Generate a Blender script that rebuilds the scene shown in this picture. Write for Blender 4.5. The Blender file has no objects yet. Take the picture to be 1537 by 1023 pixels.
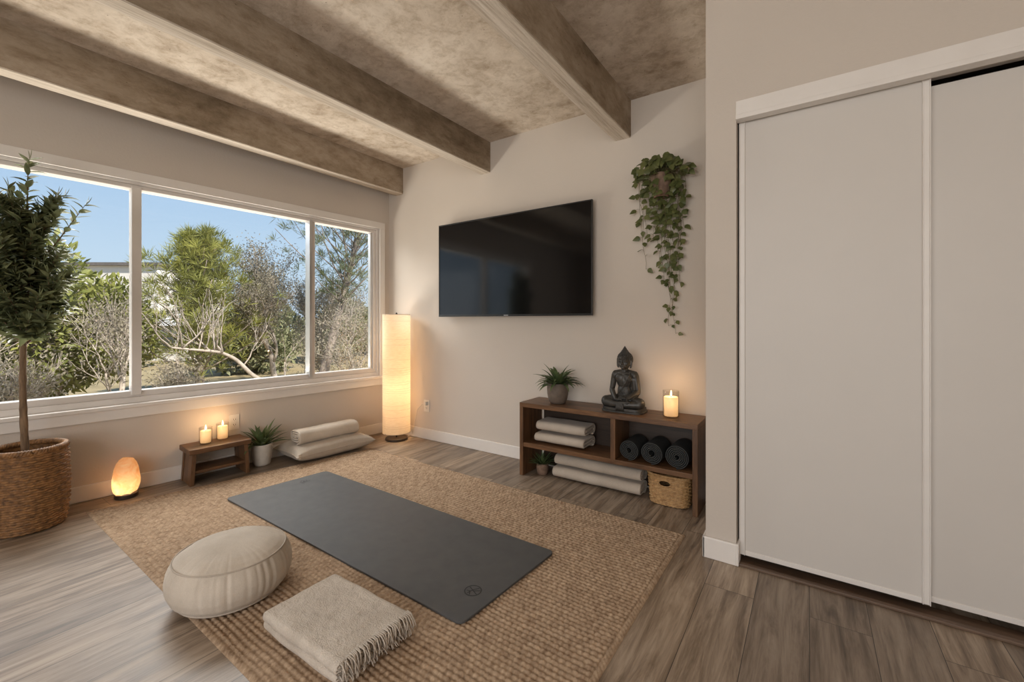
import bpy, bmesh, math, random
import numpy as np
from mathutils import Vector, Matrix, Quaternion, noise

random.seed(7)
PI = math.pi
C = bpy.context.scene.collection
V = Vector

# ------------------------------------------------------------------ materials
def nt(name):
    m = bpy.data.materials.new(name)
    m.use_nodes = True
    t = m.node_tree
    t.nodes.clear()
    out = t.nodes.new('ShaderNodeOutputMaterial')
    return m, t, out

def N(t, kind, **kw):
    n = t.nodes.new(kind)
    for k, v in kw.items():
        if k.startswith('i_'):
            key = k[2:].replace('_', ' ')
            n.inputs[key].default_value = v
        else:
            setattr(n, k, v)
    return n

def L(t, a, b):
    t.links.new(a, b)

def ramp(t, fac, stops):
    r = N(t, 'ShaderNodeValToRGB')
    e = r.color_ramp.elements
    while len(e) < len(stops):
        e.new(0.5)
    for el, (p, c) in zip(e, stops):
        el.position = p
        el.color = (*c, 1) if len(c) == 3 else c
    L(t, fac, r.inputs['Fac'])
    return r

def coords(t, scale=(1, 1, 1), rot=(0, 0, 0), use='Object'):
    tc = N(t, 'ShaderNodeTexCoord')
    mp = N(t, 'ShaderNodeMapping')
    mp.inputs['Scale'].default_value = scale
    mp.inputs['Rotation'].default_value = rot
    L(t, tc.outputs[use], mp.inputs['Vector'])
    return mp.outputs['Vector']

def noise_n(t, vec, scale, detail=4, rough=0.55, dist=0.0):
    n = N(t, 'ShaderNodeTexNoise')
    n.inputs['Scale'].default_value = scale
    n.inputs['Detail'].default_value = detail
    n.inputs['Roughness'].default_value = rough
    n.inputs['Distortion'].default_value = dist
    L(t, vec, n.inputs['Vector'])
    return n.outputs['Fac']

def bump(t, height, strength, dist=0.01):
    b = N(t, 'ShaderNodeBump')
    b.inputs['Strength'].default_value = strength
    b.inputs['Distance'].default_value = dist
    L(t, height, b.inputs['Height'])
    return b.outputs['Normal']

def pmat(name, c1, c2=None, scale=8, rough=0.6, stretch=(1, 1, 1), bscale=0, bstr=0.2, bdist=0.003,
         metallic=0.0, spec=0.5, lo=0.3, hi=0.7, detail=4, sheen=0.0, sss=0.0, rot=(0, 0, 0), dist=0.0, transl=0.0):
    m, t, out = nt(name)
    p = N(t, 'ShaderNodeBsdfPrincipled')
    p.inputs['Roughness'].default_value = rough
    p.inputs['Metallic'].default_value = metallic
    p.inputs['Specular IOR Level'].default_value = spec
    if sheen: p.inputs['Sheen Weight'].default_value = sheen
    if sss:
        p.inputs['Subsurface Weight'].default_value = sss
        p.inputs['Subsurface Radius'].default_value = (0.08, 0.05, 0.026)
        p.inputs['Subsurface Scale'].default_value = 0.8
    v = coords(t, stretch, rot)
    if c2 is None:
        p.inputs['Base Color'].default_value = (*c1, 1)
        col = None
    else:
        r = ramp(t, noise_n(t, v, scale, detail, 0.6, dist), [(lo, c1), (hi, c2)])
        col = r.outputs['Color']
        L(t, col, p.inputs['Base Color'])
    if bscale:
        L(t, bump(t, noise_n(t, v, bscale, 3), bstr, bdist), p.inputs['Normal'])
    if transl:
        tr = N(t, 'ShaderNodeBsdfTranslucent')
        if col: L(t, col, tr.inputs['Color'])
        else: tr.inputs['Color'].default_value = (*c1, 1)
        mx = N(t, 'ShaderNodeMixShader'); mx.inputs[0].default_value = transl
        L(t, p.outputs[0], mx.inputs[1]); L(t, tr.outputs[0], mx.inputs[2])
        L(t, mx.outputs[0], out.inputs[0])
    else:
        L(t, p.outputs[0], out.inputs[0])
    return m

def wood_mat(name, c1, c2, axis='x', rough=0.42):
    st = {'x': (0.8, 9, 9), 'y': (9, 0.8, 9), 'z': (9, 9, 0.8)}[axis]
    m, t, out = nt(name)
    p = N(t, 'ShaderNodeBsdfPrincipled')
    v = coords(t, st)
    f1 = noise_n(t, v, 3.2, 6, 0.65, 0.6)
    f2 = noise_n(t, v, 22, 3, 0.5)
    mx = N(t, 'ShaderNodeMath', operation='MULTIPLY_ADD'); mx.inputs[1].default_value = 0.35
    L(t, f2, mx.inputs[0]); L(t, f1, mx.inputs[2])
    r = ramp(t, mx.outputs[0], [(0.42, c1), (0.9, c2)])
    L(t, r.outputs['Color'], p.inputs['Base Color'])
    p.inputs['Roughness'].default_value = rough
    L(t, bump(t, f2, 0.15, 0.002), p.inputs['Normal'])
    L(t, p.outputs[0], out.inputs[0])
    return m

def fabric_mat(name, c1, c2, thread=420, bstr=0.25, big=5, bdist=0.004):
    m, t, out = nt(name)
    p = N(t, 'ShaderNodeBsdfPrincipled')
    p.inputs['Roughness'].default_value = 0.9
    p.inputs['Specular IOR Level'].default_value = 0.15
    p.inputs['Sheen Weight'].default_value = 0.15
    v = coords(t)
    a = noise_n(t, v, big, 5, 0.6)
    b = noise_n(t, v, thread, 2, 0.5)
    s = N(t, 'ShaderNodeMath', operation='MULTIPLY_ADD'); s.inputs[1].default_value = 0.5
    L(t, b, s.inputs[0]); L(t, a, s.inputs[2])
    r = ramp(t, s.outputs[0], [(0.45, c1), (1.0, c2)])
    L(t, r.outputs['Color'], p.inputs['Base Color'])
    c = noise_n(t, v, 28, 4, 0.6)
    s2 = N(t, 'ShaderNodeMath', operation='MULTIPLY_ADD'); s2.inputs[1].default_value = 0.35
    L(t, b, s2.inputs[0]); L(t, c, s2.inputs[2])
    L(t, bump(t, s2.outputs[0], bstr, bdist), p.inputs['Normal'])
    L(t, p.outputs[0], out.inputs[0])
    return m

def thin_glass(name, tint=(0.97, 0.98, 0.98), rough=0.0, fres=1.45):
    m, t, out = nt(name)
    tr = N(t, 'ShaderNodeBsdfTransparent'); tr.inputs[0].default_value = (*tint, 1)
    g = N(t, 'ShaderNodeBsdfGlossy'); g.inputs['Roughness'].default_value = rough
    lw = N(t, 'ShaderNodeLayerWeight')
    pw = N(t, 'ShaderNodeMath', operation='POWER'); pw.inputs[1].default_value = 4.0
    L(t, lw.outputs['Facing'], pw.inputs[0])
    f = N(t, 'ShaderNodeMath', operation='MULTIPLY_ADD'); f.inputs[1].default_value = 0.6; f.inputs[2].default_value = 0.035
    L(t, pw.outputs[0], f.inputs[0])
    mx = N(t, 'ShaderNodeMixShader')
    L(t, f.outputs[0], mx.inputs[0]); L(t, tr.outputs[0], mx.inputs[1]); L(t, g.outputs[0], mx.inputs[2])
    L(t, mx.outputs[0], out.inputs[0])
    return m

def emit_mat(name, col, s):
    m, t, out = nt(name)
    e = N(t, 'ShaderNodeEmission'); e.inputs[0].default_value = (*col, 1); e.inputs[1].default_value = s
    L(t, e.outputs[0], out.inputs[0])
    return m

def wall_mat(name, c1, c2):
    m, t, out = nt(name)
    p = N(t, 'ShaderNodeBsdfPrincipled')
    p.inputs['Roughness'].default_value = 0.75
    p.inputs['Specular IOR Level'].default_value = 0.25
    v = coords(t)
    r = ramp(t, noise_n(t, v, 1.1, 3), [(0.3, c1), (0.7, c2)])
    L(t, r.outputs['Color'], p.inputs['Base Color'])
    L(t, bump(t, noise_n(t, v, 75, 4, 0.6), 0.22, 0.004), p.inputs['Normal'])
    L(t, p.outputs[0], out.inputs[0])
    return m

def concrete_mat(name, light, mid, dark, stretch=(1, 1, 1)):
    m, t, out = nt(name)
    p = N(t, 'ShaderNodeBsdfPrincipled')
    p.inputs['Roughness'].default_value = 0.85
    p.inputs['Specular IOR Level'].default_value = 0.2
    v = coords(t, stretch)
    a = noise_n(t, v, 2.1, 9, 0.68, 0.15)
    r = ramp(t, a, [(0.32, dark), (0.47, mid), (0.66, light)])
    b = noise_n(t, v, 13, 8, 0.74, 0.3)
    r2 = ramp(t, b, [(0.33, (0.60, 0.54, 0.47)), (0.55, (1, 1, 1))])
    mx = N(t, 'ShaderNodeMix', data_type='RGBA', blend_type='MULTIPLY'); mx.inputs['Factor'].default_value = 0.75
    L(t, r.outputs['Color'], mx.inputs['A']); L(t, r2.outputs['Color'], mx.inputs['B'])
    # small pits (air holes)
    vo = N(t, 'ShaderNodeTexVoronoi'); vo.inputs['Scale'].default_value = 17
    L(t, v, vo.inputs['Vector'])
    r3 = ramp(t, vo.outputs['Distance'], [(0.03, (0.25, 0.2, 0.15)), (0.07, (1, 1, 1))])
    mx2 = N(t, 'ShaderNodeMix', data_type='RGBA', blend_type='MULTIPLY'); mx2.inputs['Factor'].default_value = 0.8
    L(t, mx.outputs['Result'], mx2.inputs['A']); L(t, r3.outputs['Color'], mx2.inputs['B'])
    L(t, mx2.outputs['Result'], p.inputs['Base Color'])
    L(t, bump(t, b, 0.35, 0.01), p.inputs['Normal'])
    L(t, p.outputs[0], out.inputs[0])
    return m

def plank_mat(name):
    m, t, out = nt(name)
    p = N(t, 'ShaderNodeBsdfPrincipled')
    tc = N(t, 'ShaderNodeTexCoord')
    sx = N(t, 'ShaderNodeSeparateXYZ'); L(t, tc.outputs['Object'], sx.inputs[0])
    cb = N(t, 'ShaderNodeCombineXYZ')
    L(t, sx.outputs['Y'], cb.inputs['X']); L(t, sx.outputs['X'], cb.inputs['Y'])
    br = N(t, 'ShaderNodeTexBrick')
    br.offset = 0.37; br.offset_frequency = 2
    br.inputs['Color1'].default_value = (0, 0, 0, 1)
    br.inputs['Color2'].default_value = (1, 1, 1, 1)
    br.inputs['Mortar'].default_value = (0.5, 0.5, 0.5, 1)
    br.inputs['Scale'].default_value = 1
    br.inputs['Mortar Size'].default_value = 0.0012
    br.inputs['Mortar Smooth'].default_value = 0.2
    br.inputs['Brick Width'].default_value = 1.22
    br.inputs['Row Height'].default_value = 0.185
    L(t, cb.outputs[0], br.inputs['Vector'])
    sc = N(t, 'ShaderNodeMapping'); sc.inputs['Scale'].default_value = (1.1, 11, 1)
    L(t, cb.outputs[0], sc.inputs['Vector'])
    nz = N(t, 'ShaderNodeTexNoise', noise_dimensions='4D')
    nz.inputs['Scale'].default_value = 1.7; nz.inputs['Detail'].default_value = 7
    nz.inputs['Roughness'].default_value = 0.68; nz.inputs['Distortion'].default_value = 1.1
    L(t, sc.outputs[0], nz.inputs['Vector'])
    mu = N(t, 'ShaderNodeMath', operation='MULTIPLY'); mu.inputs[1].default_value = 37
    L(t, br.outputs['Color'], mu.inputs[0]); L(t, mu.outputs[0], nz.inputs['W'])
    fine = N(t, 'ShaderNodeMapping'); fine.inputs['Scale'].default_value = (4, 120, 1)
    L(t, cb.outputs[0], fine.inputs['Vector'])
    fn = noise_n(t, fine.outputs[0], 1.0, 3, 0.6)
    s = N(t, 'ShaderNodeMath', operation='MULTIPLY_ADD'); s.inputs[1].default_value = 0.22
    L(t, fn, s.inputs[0]); L(t, nz.outputs['Fac'], s.inputs[2])
    r = ramp(t, s.outputs[0], [(0.38, (0.075, 0.050, 0.033)), (0.54, (0.185, 0.138, 0.098)), (0.68, (0.31, 0.245, 0.185)), (0.85, (0.43, 0.355, 0.275))])
    # per plank tone
    tone = ramp(t, br.outputs['Color'], [(0.0, (0.74, 0.72, 0.71)), (1.0, (1.2, 1.17, 1.13))])
    mx = N(t, 'ShaderNodeMix', data_type='RGBA', blend_type='MULTIPLY'); mx.inputs['Factor'].default_value = 1
    L(t, r.outputs['Color'], mx.inputs['A']); L(t, tone.outputs['Color'], mx.inputs['B'])
    mo = N(t, 'ShaderNodeMix', data_type='RGBA'); mo.inputs['B'].default_value = (0.03, 0.022, 0.016, 1)
    L(t, br.outputs['Fac'], mo.inputs['Factor']); L(t, mx.outputs['Result'], mo.inputs['A'])
    L(t, mo.outputs['Result'], p.inputs['Base Color'])
    rr = N(t, 'ShaderNodeMapRange'); rr.inputs['To Min'].default_value = 0.30; rr.inputs['To Max'].default_value = 0.5
    L(t, nz.outputs['Fac'], rr.inputs['Value']); L(t, rr.outputs[0], p.inputs['Roughness'])
    hs = N(t, 'ShaderNodeMath', operation='SUBTRACT'); L(t, s.outputs[0], hs.inputs[0]); L(t, br.outputs['Fac'], hs.inputs[1])
    L(t, bump(t, hs.outputs[0], 0.25, 0.003), p.inputs['Normal'])
    L(t, p.outputs[0], out.inputs[0])
    return m

def shade_mat(name):
    m, t, out = nt(name)
    d = N(t, 'ShaderNodeBsdfDiffuse'); tr = N(t, 'ShaderNodeBsdfTranslucent')
    v = coords(t, (6, 6, 40))
    r = ramp(t, noise_n(t, v, 4, 4, 0.6), [(0.3, (0.78, 0.68, 0.53)), (0.7, (0.88, 0.79, 0.65))])
    L(t, r.outputs[0], d.inputs[0]); L(t, r.outputs[0], tr.inputs[0])
    mx = N(t, 'ShaderNodeMixShader'); mx.inputs[0].default_value = 0.55
    L(t, d.outputs[0], mx.inputs[1]); L(t, tr.outputs[0], mx.inputs[2])
    L(t, mx.outputs[0], out.inputs[0])
    return m

def salt_mat(name):
    m, t, out = nt(name)
    d = N(t, 'ShaderNodeBsdfDiffuse'); tr = N(t, 'ShaderNodeBsdfTranslucent')
    v = coords(t)
    r = ramp(t, noise_n(t, v, 16, 6, 0.65, 0.8), [(0.34, (0.86, 0.50, 0.25)), (0.5, (0.91, 0.62, 0.38)), (0.66, (0.94, 0.76, 0.56))])
    L(t, r.outputs[0], d.inputs[0]); L(t, r.outputs[0], tr.inputs[0])
    b = bump(t, noise_n(t, v, 30, 5, 0.6), 0.5, 0.006)
    L(t, b, d.inputs['Normal'])
    mx = N(t, 'ShaderNodeMixShader'); mx.inputs[0].default_value = 0.55
    L(t, d.outputs[0], mx.inputs[1]); L(t, tr.outputs[0], mx.inputs[2])
    L(t, mx.outputs[0], out.inputs[0])
    return m

def tv_mat(name):
    m, t, out = nt(name)
    p = N(t, 'ShaderNodeBsdfPrincipled')
    v = coords(t)
    r = ramp(t, noise_n(t, v, 2, 2), [(0.3, (0.004, 0.004, 0.0045)), (0.7, (0.005, 0.005, 0.0055))])
    L(t, r.outputs[0], p.inputs['Base Color'])
    p.inputs['Roughness'].default_value = 0.10
    p.inputs['Specular IOR Level'].default_value = 0.5
    L(t, p.outputs[0], out.inputs[0])
    return m

M = {}
M['wall'] = wall_mat('wall_paint', (0.565, 0.505, 0.445), (0.60, 0.54, 0.478))
M['white'] = pmat('white_trim_paint', (0.72, 0.68, 0.64), (0.76, 0.725, 0.685), 6, 0.45, bscale=40, bstr=0.05)
M['vinyl'] = pmat('window_vinyl', (0.66, 0.62, 0.585), (0.71, 0.67, 0.635), 5, 0.4)
M['alum'] = pmat('window_aluminium', (0.62, 0.62, 0.62), (0.7, 0.7, 0.7), 9, 0.3, metallic=0.8)
M['door'] = pmat('closet_door_paint', (0.60, 0.565, 0.525), (0.625, 0.59, 0.55), 1.5, 0.5, bscale=25, bstr=0.03)
M['floor'] = plank_mat('vinyl_planks')
M['concrete'] = concrete_mat('concrete_slab', (0.70, 0.62, 0.53), (0.56, 0.48, 0.395), (0.34, 0.27, 0.20))
M['beam_shaded'] = concrete_mat('concrete_beam_shaded', (0.46, 0.38, 0.295), (0.315, 0.25, 0.18), (0.17, 0.125, 0.082), (1.4, 0.6, 1.4))  # brown concrete, darkened to paint in the shade on the beam sides
M['soffit_lit'] = concrete_mat('concrete_soffit_lit', (0.70, 0.63, 0.55), (0.58, 0.51, 0.43), (0.42, 0.35, 0.28), (9, 0.35, 1))  # streaked finish, made paler to paint in the light on the undersides
M['glass'] = thin_glass('window_glass')
M['cglass'] = thin_glass('candle_glass', (0.95, 0.95, 0.94), 0.02, 1.4)
M['walnut_x'] = wood_mat('walnut_along_x', (0.042, 0.019, 0.008), (0.22, 0.108, 0.048), 'x')
M['walnut_y'] = wood_mat('walnut_along_y', (0.038, 0.017, 0.007), (0.19, 0.092, 0.040), 'y')
M['walnut_z'] = wood_mat('walnut_along_z', (0.040, 0.018, 0.008), (0.20, 0.098, 0.043), 'z')
M['track'] = wood_mat('floor_track_wood', (0.055, 0.033, 0.020), (0.16, 0.10, 0.065), 'x', 0.5)
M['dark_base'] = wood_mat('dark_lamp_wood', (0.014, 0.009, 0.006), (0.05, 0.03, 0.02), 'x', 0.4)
M['linen'] = fabric_mat('beige_linen', (0.43, 0.37, 0.30), (0.62, 0.55, 0.465))
M['linen_b'] = fabric_mat('grey_beige_linen', (0.34, 0.29, 0.235), (0.50, 0.44, 0.37))
M['throwf'] = fabric_mat('throw_wool', (0.42, 0.36, 0.295), (0.64, 0.565, 0.48), 260, 0.9, 9, 0.012)
M['towel'] = fabric_mat('blanket_cotton', (0.36, 0.30, 0.24), (0.52, 0.45, 0.375), 300, 0.35)
M['piping'] = fabric_mat('piping_cord', (0.36, 0.31, 0.25), (0.50, 0.43, 0.36), 500, 0.2)
M['jute'] = pmat('jute', (0.23, 0.152, 0.096), (0.49, 0.36, 0.245), 60, 0.95, bscale=260, bstr=0.5, bdist=0.003, spec=0.1, stretch=(1, 0.6, 1), detail=6)
M['wicker'] = pmat('wicker_brown', (0.085, 0.038, 0.013), (0.36, 0.178, 0.062), 48, 0.6, bscale=160, bstr=0.3, detail=5)
M['wicker_l'] = pmat('wicker_honey', (0.27, 0.145, 0.055), (0.55, 0.34, 0.15), 60, 0.55, bscale=160, bstr=0.3, detail=5)
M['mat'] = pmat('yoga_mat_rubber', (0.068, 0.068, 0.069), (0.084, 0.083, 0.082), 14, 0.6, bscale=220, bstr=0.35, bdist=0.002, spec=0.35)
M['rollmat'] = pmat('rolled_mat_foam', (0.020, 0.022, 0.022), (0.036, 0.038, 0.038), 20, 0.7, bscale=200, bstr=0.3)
M['emblem'] = pmat('mat_print', (0.008, 0.008, 0.008), (0.012, 0.012, 0.012), 20, 0.6)
M['shade'] = shade_mat('rice_paper')
M['ring'] = pmat('lamp_wire', (0.50, 0.40, 0.29), (0.56, 0.46, 0.34), 20, 0.6)
M['metal_dark'] = pmat('dark_metal', (0.03, 0.026, 0.022), (0.045, 0.04, 0.035), 20, 0.4, metallic=0.7)
M['salt'] = salt_mat('salt_crystal')
M['wax'] = pmat('ivory_wax', (0.84, 0.74, 0.58), (0.88, 0.79, 0.64), 12, 0.5, transl=0.5)
M['wick'] = pmat('burnt_wick', (0.02, 0.015, 0.012), (0.05, 0.04, 0.03), 60, 0.9)
M['flame'] = emit_mat('candle_flame', (1.0, 0.66, 0.28), 9.0)
M['bulb'] = emit_mat('lamp_bulb', (1.0, 0.78, 0.5), 4.0)
M['pot_white'] = pmat('white_ceramic', (0.50, 0.465, 0.415), (0.58, 0.54, 0.485), 30, 0.5, bscale=90, bstr=0.1)
M['pot_taupe'] = pmat('taupe_clay', (0.115, 0.088, 0.068), (0.165, 0.128, 0.10), 26, 0.6, bscale=80, bstr=0.15)
M['pot_terra'] = pmat('weathered_clay', (0.12, 0.075, 0.052), (0.26, 0.17, 0.12), 30, 0.8, bscale=60, bstr=0.3)
M['soil'] = pmat('potting_soil', (0.012, 0.009, 0.007), (0.05, 0.038, 0.028), 60, 0.95, bscale=90, bstr=0.8, bdist=0.01)
M['stones'] = pmat('dark_pebbles', (0.02, 0.02, 0.022), (0.07, 0.07, 0.075), 25, 0.6)
M['bark'] = pmat('bark', (0.085, 0.053, 0.030), (0.27, 0.175, 0.10), 16, 0.85, stretch=(3, 3, 0.6), bscale=30, bstr=0.6, bdist=0.006)
M['leaf'] = pmat('olive_leaf', (0.085, 0.105, 0.045), (0.29, 0.315, 0.165), 9, 0.38, transl=0.25)
M['leaf_b'] = pmat('plant_leaf', (0.040, 0.070, 0.025), (0.165, 0.22, 0.095), 14, 0.4, transl=0.18)
M['leaf_c'] = pmat('trailing_leaf', (0.045, 0.065, 0.018), (0.165, 0.175, 0.062), 16, 0.4, transl=0.15)
M['vine'] = pmat('vine_stem', (0.10, 0.085, 0.035), (0.16, 0.13, 0.06), 30, 0.7)
M['statue'] = pmat('dark_cast_stone', (0.018, 0.017, 0.015), (0.060, 0.054, 0.046), 22, 0.42, bscale=110, bstr=0.25)
M['statue_b'] = pmat('dark_cast_robe', (0.022, 0.020, 0.017), (0.060, 0.053, 0.045), 26, 0.5, bscale=110, bstr=0.2)
M['tv'] = tv_mat('tv_panel')
M['black'] = pmat('black_plastic', (0.008, 0.008, 0.008), (0.012, 0.012, 0.012), 20, 0.35)
M['silver'] = pmat('silver_logo', (0.55, 0.55, 0.55), (0.62, 0.62, 0.62), 20, 0.3, metallic=0.5)
M['plastic'] = pmat('white_plastic', (0.66, 0.62, 0.57), (0.70, 0.66, 0.61), 20, 0.35)
M['slot'] = pmat('dark_slot', (0.03, 0.03, 0.03), (0.05, 0.05, 0.05), 20, 0.6)
M['closet'] = pmat('closet_inside', (0.3, 0.28, 0.26), (0.33, 0.31, 0.29), 3, 0.8)
M['ground'] = pmat('dry_grass_ground', (0.22, 0.17, 0.085), (0.40, 0.31, 0.17), 1.6, 0.95, bscale=12, bstr=0.6, bdist=0.05, detail=8)
M['pine'] = pmat('pine_needles', (0.13, 0.15, 0.030), (0.38, 0.37, 0.085), 2.0, 0.6, transl=0.3)
M['pine_d'] = pmat('pine_needles_dull', (0.085, 0.105, 0.045), (0.22, 0.24, 0.115), 2.0, 0.6, transl=0.3)
M['broad'] = pmat('broad_leaves', (0.12, 0.145, 0.030), (0.37, 0.37, 0.10), 1.6, 0.55, transl=0.3)
M['hazy'] = pmat('far_leaves', (0.15, 0.16, 0.075), (0.33, 0.33, 0.18), 1.2, 0.7, transl=0.3)
M['dryleaf'] = pmat('dry_brush_leaves', (0.19, 0.165, 0.115), (0.36, 0.32, 0.24), 2.0, 0.8, transl=0.25)
M['twig'] = pmat('grey_twigs', (0.22, 0.185, 0.15), (0.46, 0.395, 0.335), 6, 0.85)
M['trunk_o'] = pmat('grey_trunk', (0.13, 0.10, 0.08), (0.34, 0.28, 0.235), 5, 0.9, stretch=(2, 2, 0.6), bscale=20, bstr=0.5)
M['stucco'] = pmat('pale_stucco', (0.66, 0.62, 0.57), (0.75, 0.71, 0.66), 2, 0.9)
M['roof'] = pmat('dark_roof', (0.10, 0.09, 0.085), (0.16, 0.14, 0.13), 6, 0.8)
M['winglass'] = pmat('dark_window', (0.04, 0.045, 0.05), (0.07, 0.075, 0.08), 3, 0.2)

# ------------------------------------------------------------------ mesh helpers
class B:
    """collects vertices and faces of one mesh"""
    def __init__(s):
        s.v = []; s.f = []
    def add(s, vs, fs):
        o = len(s.v)
        s.v.extend([tuple(p) for p in vs])
        s.f.extend([tuple(i + o for i in f) for f in fs])
    def box(s, x0, x1, y0, y1, z0, z1):
        s.add([(x0,y0,z0),(x1,y0,z0),(x1,y1,z0),(x0,y1,z0),(x0,y0,z1),(x1,y0,z1),(x1,y1,z1),(x0,y1,z1)],
              [(0,3,2,1),(4,5,6,7),(0,1,5,4),(1,2,6,5),(2,3,7,6),(3,0,4,7)])
    def grid(s, fn, nu, nv, closeu=False, closev=False):
        vs = [fn(i, j) for j in range(nv) for i in range(nu)]
        fs = []
        for j in range(nv if closev else nv - 1):
            for i in range(nu if closeu else nu - 1):
                a = j*nu + i; b = j*nu + (i+1) % nu
                c = ((j+1) % nv)*nu + (i+1) % nu; d = ((j+1) % nv)*nu + i
                fs.append((a, b, c, d))
        s.add(vs, fs)
    def lathe(s, prof, seg=48, c=(0, 0, 0), cap0=False, cap1=False):
        n = len(prof)
        o = len(s.v)
        s.grid(lambda i, j: (c[0] + prof[j][0]*math.cos(2*PI*i/seg), c[1] + prof[j][0]*math.sin(2*PI*i/seg), c[2] + prof[j][1]), seg, n, closeu=True)
        if cap0: s.f.append(tuple(o + i for i in reversed(range(seg))))
        if cap1: s.f.append(tuple(o + (n-1)*seg + i for i in range(seg)))
    def tube(s, pts, rad, seg=6, cap=True):
        pts = [V(p) for p in pts]; n = len(pts)
        if not hasattr(rad, '__len__'): rad = [rad]*n
        o = len(s.v)
        t0 = (pts[1]-pts[0]).normalized()
        up = V((0,0,1)) if abs(t0.z) < 0.9 else V((1,0,0))
        nx = t0.cross(up).normalized()
        for k, p in enumerate(pts):
            t = (pts[min(k+1,n-1)] - pts[max(k-1,0)])
            if t.length < 1e-9: t = t0
            t.normalize()
            nx = (nx - t*nx.dot(t))
            if nx.length < 1e-6: nx = t.orthogonal()
            nx.normalize(); ny = t.cross(nx)
            for i in range(seg):
                a = 2*PI*i/seg
                s.v.append(tuple(p + (nx*math.cos(a) + ny*math.sin(a))*rad[k]))
        for k in range(n-1):
            for i in range(seg):
                a = o+k*seg+i; b = o+k*seg+(i+1)%seg
                s.f.append((a, b, b+seg, a+seg))
        if cap:
            s.f.append(tuple(o+i for i in reversed(range(seg))))
            s.f.append(tuple(o+(n-1)*seg+i for i in range(seg)))
    def ell(s, c, r, seg=16, rings=10, q=None):
        c = V(c)
        vs = []; 
        for j in range(1, rings):
            ph = PI*j/rings
            for i in range(seg):
                a = 2*PI*i/seg
                p = V((r[0]*math.sin(ph)*math.cos(a), r[1]*math.sin(ph)*math.sin(a), r[2]*math.cos(ph)))
                if q: p = q @ p
                vs.append(c + p)
        top = V((0,0,r[2])); bot = V((0,0,-r[2]))
        if q: top = q @ top; bot = q @ bot
        vs += [c+top, c+bot]
        fs = []
        for j in range(rings-2):
            for i in range(seg):
                a=j*seg+i; b=j*seg+(i+1)%seg
                fs.append((a, a+seg, b+seg, b))
        nt_ = len(vs)-2
        for i in range(seg):
            fs.append((nt_, i, (i+1)%seg))
            fs.append((nt_+1, (rings-2)*seg+(i+1)%seg, (rings-2)*seg+i))
        s.add(vs, fs)
    def cap(s, a, b, ra, rb, seg=14, n=8):
        """tapered capsule"""
        a = V(a); b = V(b); d = b-a; ln = d.length; d.normalize()
        pts = []; rr = []
        for k in range(n):
            t = math.sin(PI/2*k/n); pts.append(a - d*ra*(1-t)*0.98); rr.append(max(ra*math.sqrt(max(0,1-(1-t)**2)), ra*0.05))
        for k in range(1, 6): pts.append(a + d*ln*k/6); rr.append(ra+(rb-ra)*k/6)
        for k in range(n+1):
            t = math.sin(PI/2*k/n); pts.append(b + d*rb*t*0.98); rr.append(max(rb*math.sqrt(max(0,1-t*t)), rb*0.05))
        s.tube(pts, rr, seg)
    def leaf(s, base, dirn, up, ln, w, bend=0.3, n=4, fold=0.15, shape='lance'):
        d = V(dirn).normalized(); u = V(up)
        side = d.cross(u)
        if side.length < 1e-5: side = d.orthogonal()
        side.normalize(); u = side.cross(d).normalized()
        o = len(s.v); p = V(base)
        step = ln/n
        for k in range(n+1):
            t = k/n
            if shape == 'lance': ww = math.sin(PI*min(1, t*0.94+0.06)**0.8)**0.9
            elif shape == 'heart': ww = (1-t)**0.75*min(1, (t+0.08)*5)*1.15
            else: ww = (1 - t)**0.6*(0.55+0.45*min(1, t*4))
            ww = max(ww, 0.04)*w/2
            s.v.append(tuple(p - side*ww + u*fold*ww*1.6))
            s.v.append(tuple(p))
            s.v.append(tuple(p + side*ww + u*fold*ww*1.6))
            ang = -bend/n*(0.4+1.2*t)
            rot = Quaternion(side, ang)
            d = rot @ d; u = rot @ u
            p = p + d*step
        for k in range(n):
            a = o+3*k
            s.f.append((a, a+1, a+4, a+3)); s.f.append((a+1, a+2, a+5, a+4))
    def card(s, base, d, side, ln, w):
        d = V(d); sd = V(side)
        b = V(base); o = len(s.v)
        s.v += [tuple(b), tuple(b+d*ln*0.5+sd*w*0.5), tuple(b+d*ln), tuple(b+d*ln*0.5-sd*w*0.5)]
        s.f.append((o, o+1, o+2, o+3))
    def build(s, name, mat, parent=None, smooth=False, loc=None, bevel=0, seg=2, rz=None, sub=0, wn=False):
        me = bpy.data.meshes.new(name)
        me.from_pydata(s.v, [], s.f)
        me.update()
        if smooth:
            me.polygons.foreach_set('use_smooth', [True]*len(me.polygons))
        me.materials.append(mat)
        o = bpy.data.objects.new(name, me)
        C.objects.link(o)
        if parent: o.parent = parent
        if loc: o.location = loc
        if rz is not None: o.rotation_euler = (0, 0, rz)
        if bevel:
            b = o.modifiers.new('bevel', 'BEVEL'); b.width = bevel; b.segments = seg; b.limit_method = 'ANGLE'
            b.angle_limit = 0.6
        if sub:
            b = o.modifiers.new('sub', 'SUBSURF'); b.levels = sub; b.render_levels = sub
        return o

def thing(name, label, cat, loc=(0,0,0), rz=0, group=None):
    o = bpy.data.objects.new(name, None); C.objects.link(o)
    o.empty_display_size = 0.1
    o.location = loc; o.rotation_euler = (0, 0, rz)
    tag(o, label, cat, group)
    return o

def tag(o, label, cat, group=None, kind=None):
    o['label'] = label; o['category'] = cat
    if group: o['group'] = group
    if kind: o['kind'] = kind
    return o

def struct(o, label=None, cat=None):
    o['kind'] = 'structure'
    if label: o['label'] = label
    if cat: o['category'] = cat
    return o

def bx(*dims):
    b = B(); b.box(*dims); return b

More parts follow.
